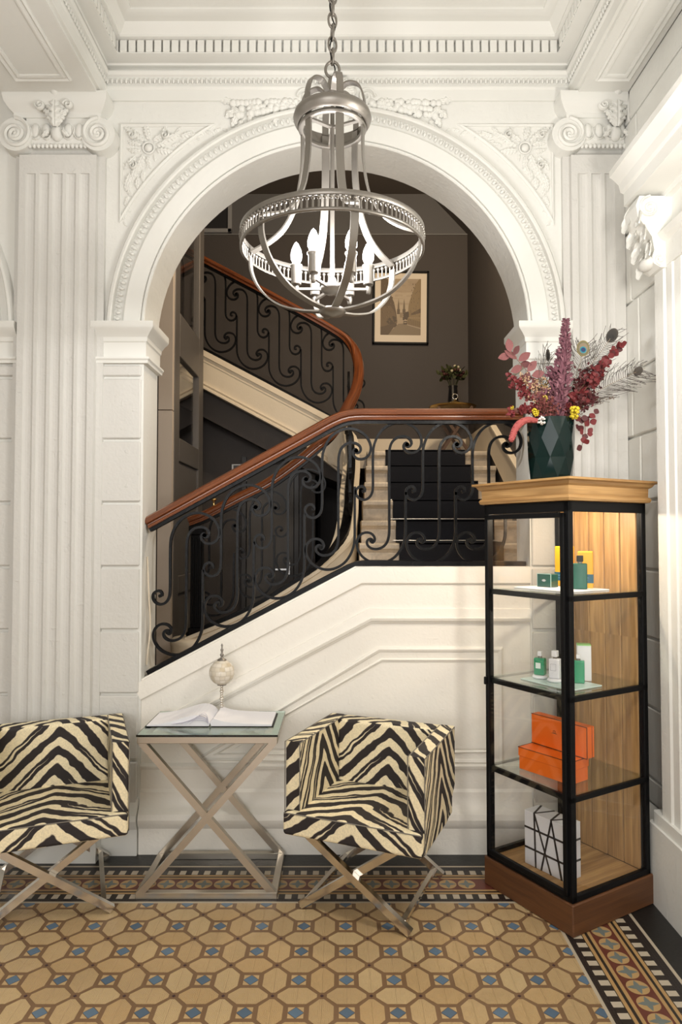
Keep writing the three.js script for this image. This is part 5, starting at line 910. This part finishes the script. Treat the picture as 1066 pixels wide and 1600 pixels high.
  const tuft = (name, label, px, py, z, r, mat, n = 26) => { const t = stem(name, label, 'flower'); mesh('stalk', stalk([q((px + 861) / 2, (py + 665) / 2, z * 0.7), q(px, py + 3, z)], 0.0016), twig, t); const o = []; for (let k = 0; k < n; k++) { const d = V(rr(-1, 1), rr(-1, 1), rr(-1, 1)); if (d.length() > 1) d.normalize(); o.push(ball(d.x * r, d.y * r * 1.3, d.z * r, r * 0.33, 6, 4)); } const g = merge(o), c = q(px, py, z); g.translate(c.x, c.y, c.z); mesh('flower_head', g, mat, t); };
  tuft('yarrow_flower', 'yellow yarrow tuft at the right front of the vase rim', 889, 649, 0.075, 0.018, yel, 40);
  tuft('yarrow_flower', 'yellow yarrow tuft at the left of the vase rim', 830, 648, 0.07, 0.012, yel);
  tuft('yarrow_flower', 'small muted yellow tuft above the left rim of the vase', 845, 628, 0.06, 0.011, std({ color: lin(0.42, 0.30, 0.05), roughness: 0.8 }));
  tuft('yarrow_flower', 'tiny pale yellow flower in front of the handrail end', 794, 641, 0.07, 0.006, yel, 12);
  tuft('cotton_tuft', 'fluffy white tuft at the left rim of the vase', 837, 662, 0.085, 0.013, std({ color: lin(0.72, 0.68, 0.64), roughness: 0.95 }));
  { // coral drooping amaranth
    const t = stem('amaranth_tail', 'coral pink drooping flower tail hanging left of the vase', 'flower');
    mesh('stalk', stalk([q(845, 660, 0.06), q(828, 663, 0.075)], 0.002), twig, t);
    const path = curve([q(830, 662, 0.075), q(816, 661, 0.08), q(804, 667, 0.08), q(796, 678, 0.08), q(791, 692, 0.08)], 60), o = [];
    for (let i = 0; i < 60; i++) { const k = i / 59, r = 0.008 + 0.009 * Math.sin(Math.PI * Math.min(0.9, k * 0.75 + 0.1)); o.push(ball(path[i].x, path[i].y, path[i].z, r * 0.85, 6, 4)); for (let m = 0; m < 5; m++) { const a = rr(0, 6.28); o.push(ball(path[i].x + Math.cos(a) * r * 0.6 + rr(-0.002, 0.002), path[i].y + Math.sin(a) * r * 0.6, path[i].z + rr(-0.2, 1) * r * 0.6, 0.0036, 5, 3)); } }
    mesh('flower_tail', merge(o), std({ color: lin(0.31, 0.065, 0.06), roughness: 0.85 }), t).userData.kind = 'stuff';
  }
  // peacock feathers
  const barbM = std({ color: lin(0.10, 0.085, 0.075), roughness: 0.7 }), quill = std({ color: lin(0.35, 0.28, 0.2), roughness: 0.6 });
  const em = [[0.024, 0.029, std({ color: lin(0.20, 0.15, 0.05), roughness: 0.4 })], [0.021, 0.025, std({ color: lin(0.11, 0.11, 0.055), roughness: 0.35 })], [0.0175, 0.020, std({ color: lin(0.20, 0.15, 0.095), roughness: 0.4 })], [0.0125, 0.012, std({ color: lin(0.01, 0.20, 0.26), roughness: 0.25 })], [0.0085, 0.008, std({ color: lin(0.008, 0.02, 0.09), roughness: 0.25 })]];
  const darkEye = [0.05, 0.03, 0.02, 0.012, 0.008].map((v) => std({ color: lin(v, v * 0.8, v * 0.6), roughness: 0.6 }));
  const feather = (label, pts, L, face, n, eyeScale = 1, back = false) => {
    const t = stem('peacock_feather', label, 'feather'), path = curve([q(861, 680), ...pts], 60), b = [];
    mesh('quill', tube([q(861, 680), ...pts], 0.0016, 24, 5, 0.0006), quill, t);
    const N = V(Math.sin(face), 0, Math.cos(face));
    for (let i = 0; i < n; i++) { const k = 0.38 + 0.62 * i / n, id = Math.min(58, Math.floor(k * 59)), p = path[id], T1 = path[id + 1].clone().sub(path[id]).normalize(), S = T1.clone().cross(N).normalize(); for (const sd of [-1, 1]) { const len = L * (0.7 + 0.8 * rnd()) * (k > 0.9 ? 0.7 : 1), d0 = S.clone().multiplyScalar(sd).addScaledVector(T1, 0.55), mid = p.clone().addScaledVector(d0, len * 0.5).addScaledVector(T1, len * 0.12).add(V(0, rr(-0.004, 0.004), 0)), end = p.clone().addScaledVector(d0, len * 0.75).addScaledVector(T1, len * rr(0.2, 0.75)).addScaledVector(N, rr(-0.015, 0.015)).add(V(0, rr(-0.016, 0.004), 0)); b.push(tube([p, mid, end], 0.00095, 5, 3)); } }
    mesh('barbs', merge(b), barbM, t).userData.kind = 'stuff';
    const c = path[56], dir = path[58].clone().sub(path[54]).normalize(), ang = Math.atan2(-dir.x, dir.y), eye = sub('eye', t);
    em.forEach(([rx, ry, m], i) => mesh(['outer_ring', 'green_ring', 'bronze_disc', 'teal_disc', 'blue_spot'][i], ni(new THREE.CylinderGeometry(1, 1, 1, 24).rotateX(Math.PI / 2).scale(rx * eyeScale, ry * eyeScale, 0.0012).translate(0, i > 2 ? -0.006 * eyeScale : 0, 0.0009 * i).rotateZ(ang).rotateY(face).translate(c.x, c.y, c.z + 0.002)), back ? darkEye[back === 2 ? 0 : i] : m, eye));
  };
  feather('peacock feather with a blue eye facing forward right of the purple spire', [q(890, 620, -0.02), q(908, 575, -0.02), q(916, 540, -0.02), q(917, 530, -0.02)], 0.066, 0.1, 56, 1.1);
  feather('peacock feather with a dark eye left of the purple spire', [q(852, 615, 0.0), q(851, 575, 0.0), q(861, 545, 0.0)], 0.055, 0.9, 34, 0.85, 1);
  feather('peacock feather at the top right showing its dark back', [q(895, 620, -0.02), q(930, 565, -0.02), q(958, 527, -0.02), q(968, 508, -0.02)], 0.055, -0.8, 40, 1.0, 1);
  feather('long peacock feather bending far right toward the door surround', [q(900, 635, -0.02), q(945, 605, -0.02), q(985, 585, -0.02), q(1014, 572, -0.02)], 0.068, -0.9, 64, 0.7, 2);
}

// ------------------------------------------------------------------ chandelier
{
  const cx = -0.026, cz = -2.05, c = thing('chandelier', 'silver cage chandelier with six lit candle bulbs hanging on a chain', 'chandelier', [cx, 0, cz]);
  const yr = 2.270, R = 0.272, A0 = 13.5 * Math.PI / 180, az = (k) => A0 + k * Math.PI / 3, at = (r, y, a) => V(r * Math.sin(a), y, r * Math.cos(a));
  // pierced ring: rims, beads and little posts
  const ring = sub('pierced_ring', c);
  const rim = (y, h, r = R) => lathe([[r - 0.004, y], [r + 0.003, y], [r + 0.003, y + h], [r - 0.004, y + h], [r - 0.004, y]], 72);
  mesh('rim', merge([rim(yr + 0.016, 0.014), rim(yr - 0.026, 0.008)]), M.silver, ring);
  const gp = [], gb = []; for (let k = 0; k < 108; k++) { const a = k * 2 * Math.PI / 108; gp.push(ni(new THREE.CylinderGeometry(0.003, 0.003, 0.030, 4).translate(0, yr - 0.004, R).rotateY(a))); gb.push(ball(0, yr + 0.010, R, 0.0062, 6, 4).rotateY(a)); }
  mesh('pierced_band', merge([...gp, ...gb]), M.silver, ring).userData.kind = 'stuff';
  // six straps: crown arc, upper bell, lower cage
  const flat = (pr, a, w = 0.024, th = 0.005) => { const path = curve(pr.map(([r, y]) => at(r, y, a)), 30), up = V(Math.cos(a), 0, -Math.sin(a)); return sweep3(path, rect(th, w), { up }); };
  for (let k = 0; k < 6; k++) {
    const a = az(k), s = sub('strap', c);
    mesh('upper_strap', flat([[0.096, 2.652], [0.095, 2.60], [0.095, 2.54], [0.100, 2.48], [0.118, 2.40], [0.155, 2.335], [0.205, 2.298], [0.262, 2.275]], a), M.silver, s);
    mesh('lower_strap', flat([[0.266, 2.262], [0.262, 2.215], [0.235, 2.158], [0.175, 2.104], [0.10, 2.077], [0.03, 2.067]], a, 0.022), M.silver, s);
    mesh('crown_arc', flat([[0.100, 2.658], [0.098, 2.70], [0.080, 2.742], [0.045, 2.752], [0.018, 2.730]], a, 0.020), M.silver, s);
  }
  mesh('top_ring', lathe([[0.100, 2.628], [0.106, 2.626], [0.110, 2.634], [0.1145, 2.640], [0.118, 2.650], [0.1145, 2.662], [0.106, 2.667], [0.100, 2.662], [0.100, 2.628]], 56), M.silver, c);
  mesh('lower_collar', lathe([[0.088, 2.614], [0.099, 2.612], [0.103, 2.618], [0.100, 2.626], [0.088, 2.626], [0.088, 2.614]], 48), M.silver, c);
  const sp = []; for (let k = 0; k < 3; k++) { const a = A0 + 0.9 + k * 2 * Math.PI / 3; sp.push(bar(at(0, 2.625, a), at(0.09, 2.625, a), 0.012, 0.006, V(0, 1, 0))); }
  mesh('spokes', merge(sp), M.silver, c);
  mesh('central_rod', merge([lathe([[0, 2.13], [0.0065, 2.13], [0.0065, 2.725], [0, 2.725]], 12), lathe([[0, 2.715], [0.014, 2.715], [0.017, 2.73], [0.017, 2.755], [0.011, 2.778], [0, 2.780]], 16)]), M.silver, c);
  mesh('hub', lathe([[0, 2.115], [0.020, 2.118], [0.034, 2.128], [0.036, 2.138], [0.014, 2.150], [0.010, 2.165], [0, 2.165]], 24), M.silver, c);
  mesh('bottom_plate', lathe([[0, 2.048], [0.012, 2.050], [0.034, 2.056], [0.041, 2.064], [0.041, 2.070], [0, 2.072]], 32), M.silver, c);
  const glow = std({ color: lin(0.9, 0.9, 0.9), emissive: lin(1, 0.97, 0.94), emissiveIntensity: 14, roughness: 0.3 });
  for (let k = 0; k < 6; k++) {
    const a = A0 + 0.30 + k * Math.PI / 3, arm = sub('candle_arm', c), e = at(0.108, 0, a);
    mesh('arm', merge([bar(at(0.02, 2.132, a), at(0.112, 2.132, a), 0.009, 0.007, V(0, 1, 0)), lathe([[0, 2.118], [0.006, 2.118], [0.008, 2.130], [0.008, 2.146], [0, 2.146]], 12).translate(e.x, 0, e.z)]), M.silver, arm);
    mesh('candle_sleeve', lathe([[0, 2.144], [0.014, 2.144], [0.015, 2.148], [0.0145, 2.196], [0.018, 2.200], [0.018, 2.205], [0.008, 2.207], [0, 2.207]], 16).translate(e.x, 0, e.z), M.silver, arm);
    mesh('bulb', lathe([[0, 2.206], [0.009, 2.207], [0.0165, 2.222], [0.0175, 2.236], [0.014, 2.252], [0.007, 2.268], [0, 2.276]], 16).translate(e.x, 0, e.z), glow, arm);
    const l = new THREE.PointLight(lin(1, 0.985, 0.97), LIGHT.bulb, 0, 2); l.position.set(cx + e.x, 2.236, cz + e.z); l.castShadow = true; l.shadow.radius = 0.7; scene.add(l);
  }
  // chain to the ceiling
  const ch = sub('chain', c);
  mesh('loop_ring', ni(new THREE.TorusGeometry(0.022, 0.0045, 8, 24).scale(0.95, 1.1, 1).translate(0, 2.803, 0)), M.silver, ch);
  const lk = ni(new THREE.TorusGeometry(0.0145, 0.0036, 7, 18).scale(0.9, 1.55, 1)); let k = 0;
  for (let y = 2.843; y < CEIL - 0.03; y += 0.0375, k++) { const m = mesh('chain_link', lk, M.silver, ch); m.position.y = y; m.rotation.y = (k % 2 ? 0.35 : 1.85); }
  const cab = []; for (let i = 0; i <= 26; i++) cab.push(V(0.008 * Math.sin(i * 1.6), 2.77 + (CEIL - 2.79) * i / 26, 0.008 * Math.cos(i * 1.6)));
  mesh('cable', tube(cab, 0.0022, 90, 5), M.black, ch);
  mesh('ceiling_rose', lathe([[0, CEIL - 0.035], [0.02, CEIL - 0.035], [0.06, CEIL - 0.015], [0.065, CEIL - 0.0005], [0, CEIL - 0.0005]], 28), M.silver, ch);
}
// ------------------------------------------------------------------ lamps out of view; the back and left globes are added fill
function globeLamp(label, p, r, I, col, ceil) {
  const g = thing('globe_lamp', label, 'lamp', p);
  mesh('globe', ball(0, 0, 0, r, 20, 14), std({ color: lin(0.9, 0.9, 0.9), emissive: col, emissiveIntensity: 5 }), g);
  mesh('rod', tube([V(0, r * 0.9, 0), V(0, ceil - p[1] - 0.001, 0)], 0.006, 2, 6), M.silver, g);
  const l = new THREE.PointLight(col, I, 0, 2); l.position.set(...p); l.castShadow = true; l.shadow.radius = r / 0.02; scene.add(l);
}
globeLamp('added white globe fill lamp hanging behind the camera', [-0.6, 2.75, 1.6], 0.14, LIGHT.back, lin(1, 0.96, 0.9), CEIL);  // unseen lamp, added to fill from behind
globeLamp('added white globe fill lamp hanging in the left bay of the hall', [-2.7, 2.75, -0.7], 0.14, LIGHT.left, lin(1, 0.96, 0.9), CEIL);  // unseen lamp, added to fill from the left
globeLamp('warm globe lamp hanging over the stair landing', [0.75, 4.2, -4.35], 0.12, LIGHT.stair, lin(1, 0.80, 0.56), 4.81);
globeLamp('small glass globe lamp hanging beside the right door', [0.88, 2.12, -1.6], 0.07, LIGHT.lantern, lin(1, 0.95, 0.87), CEIL);
renderer.render(scene, camera);
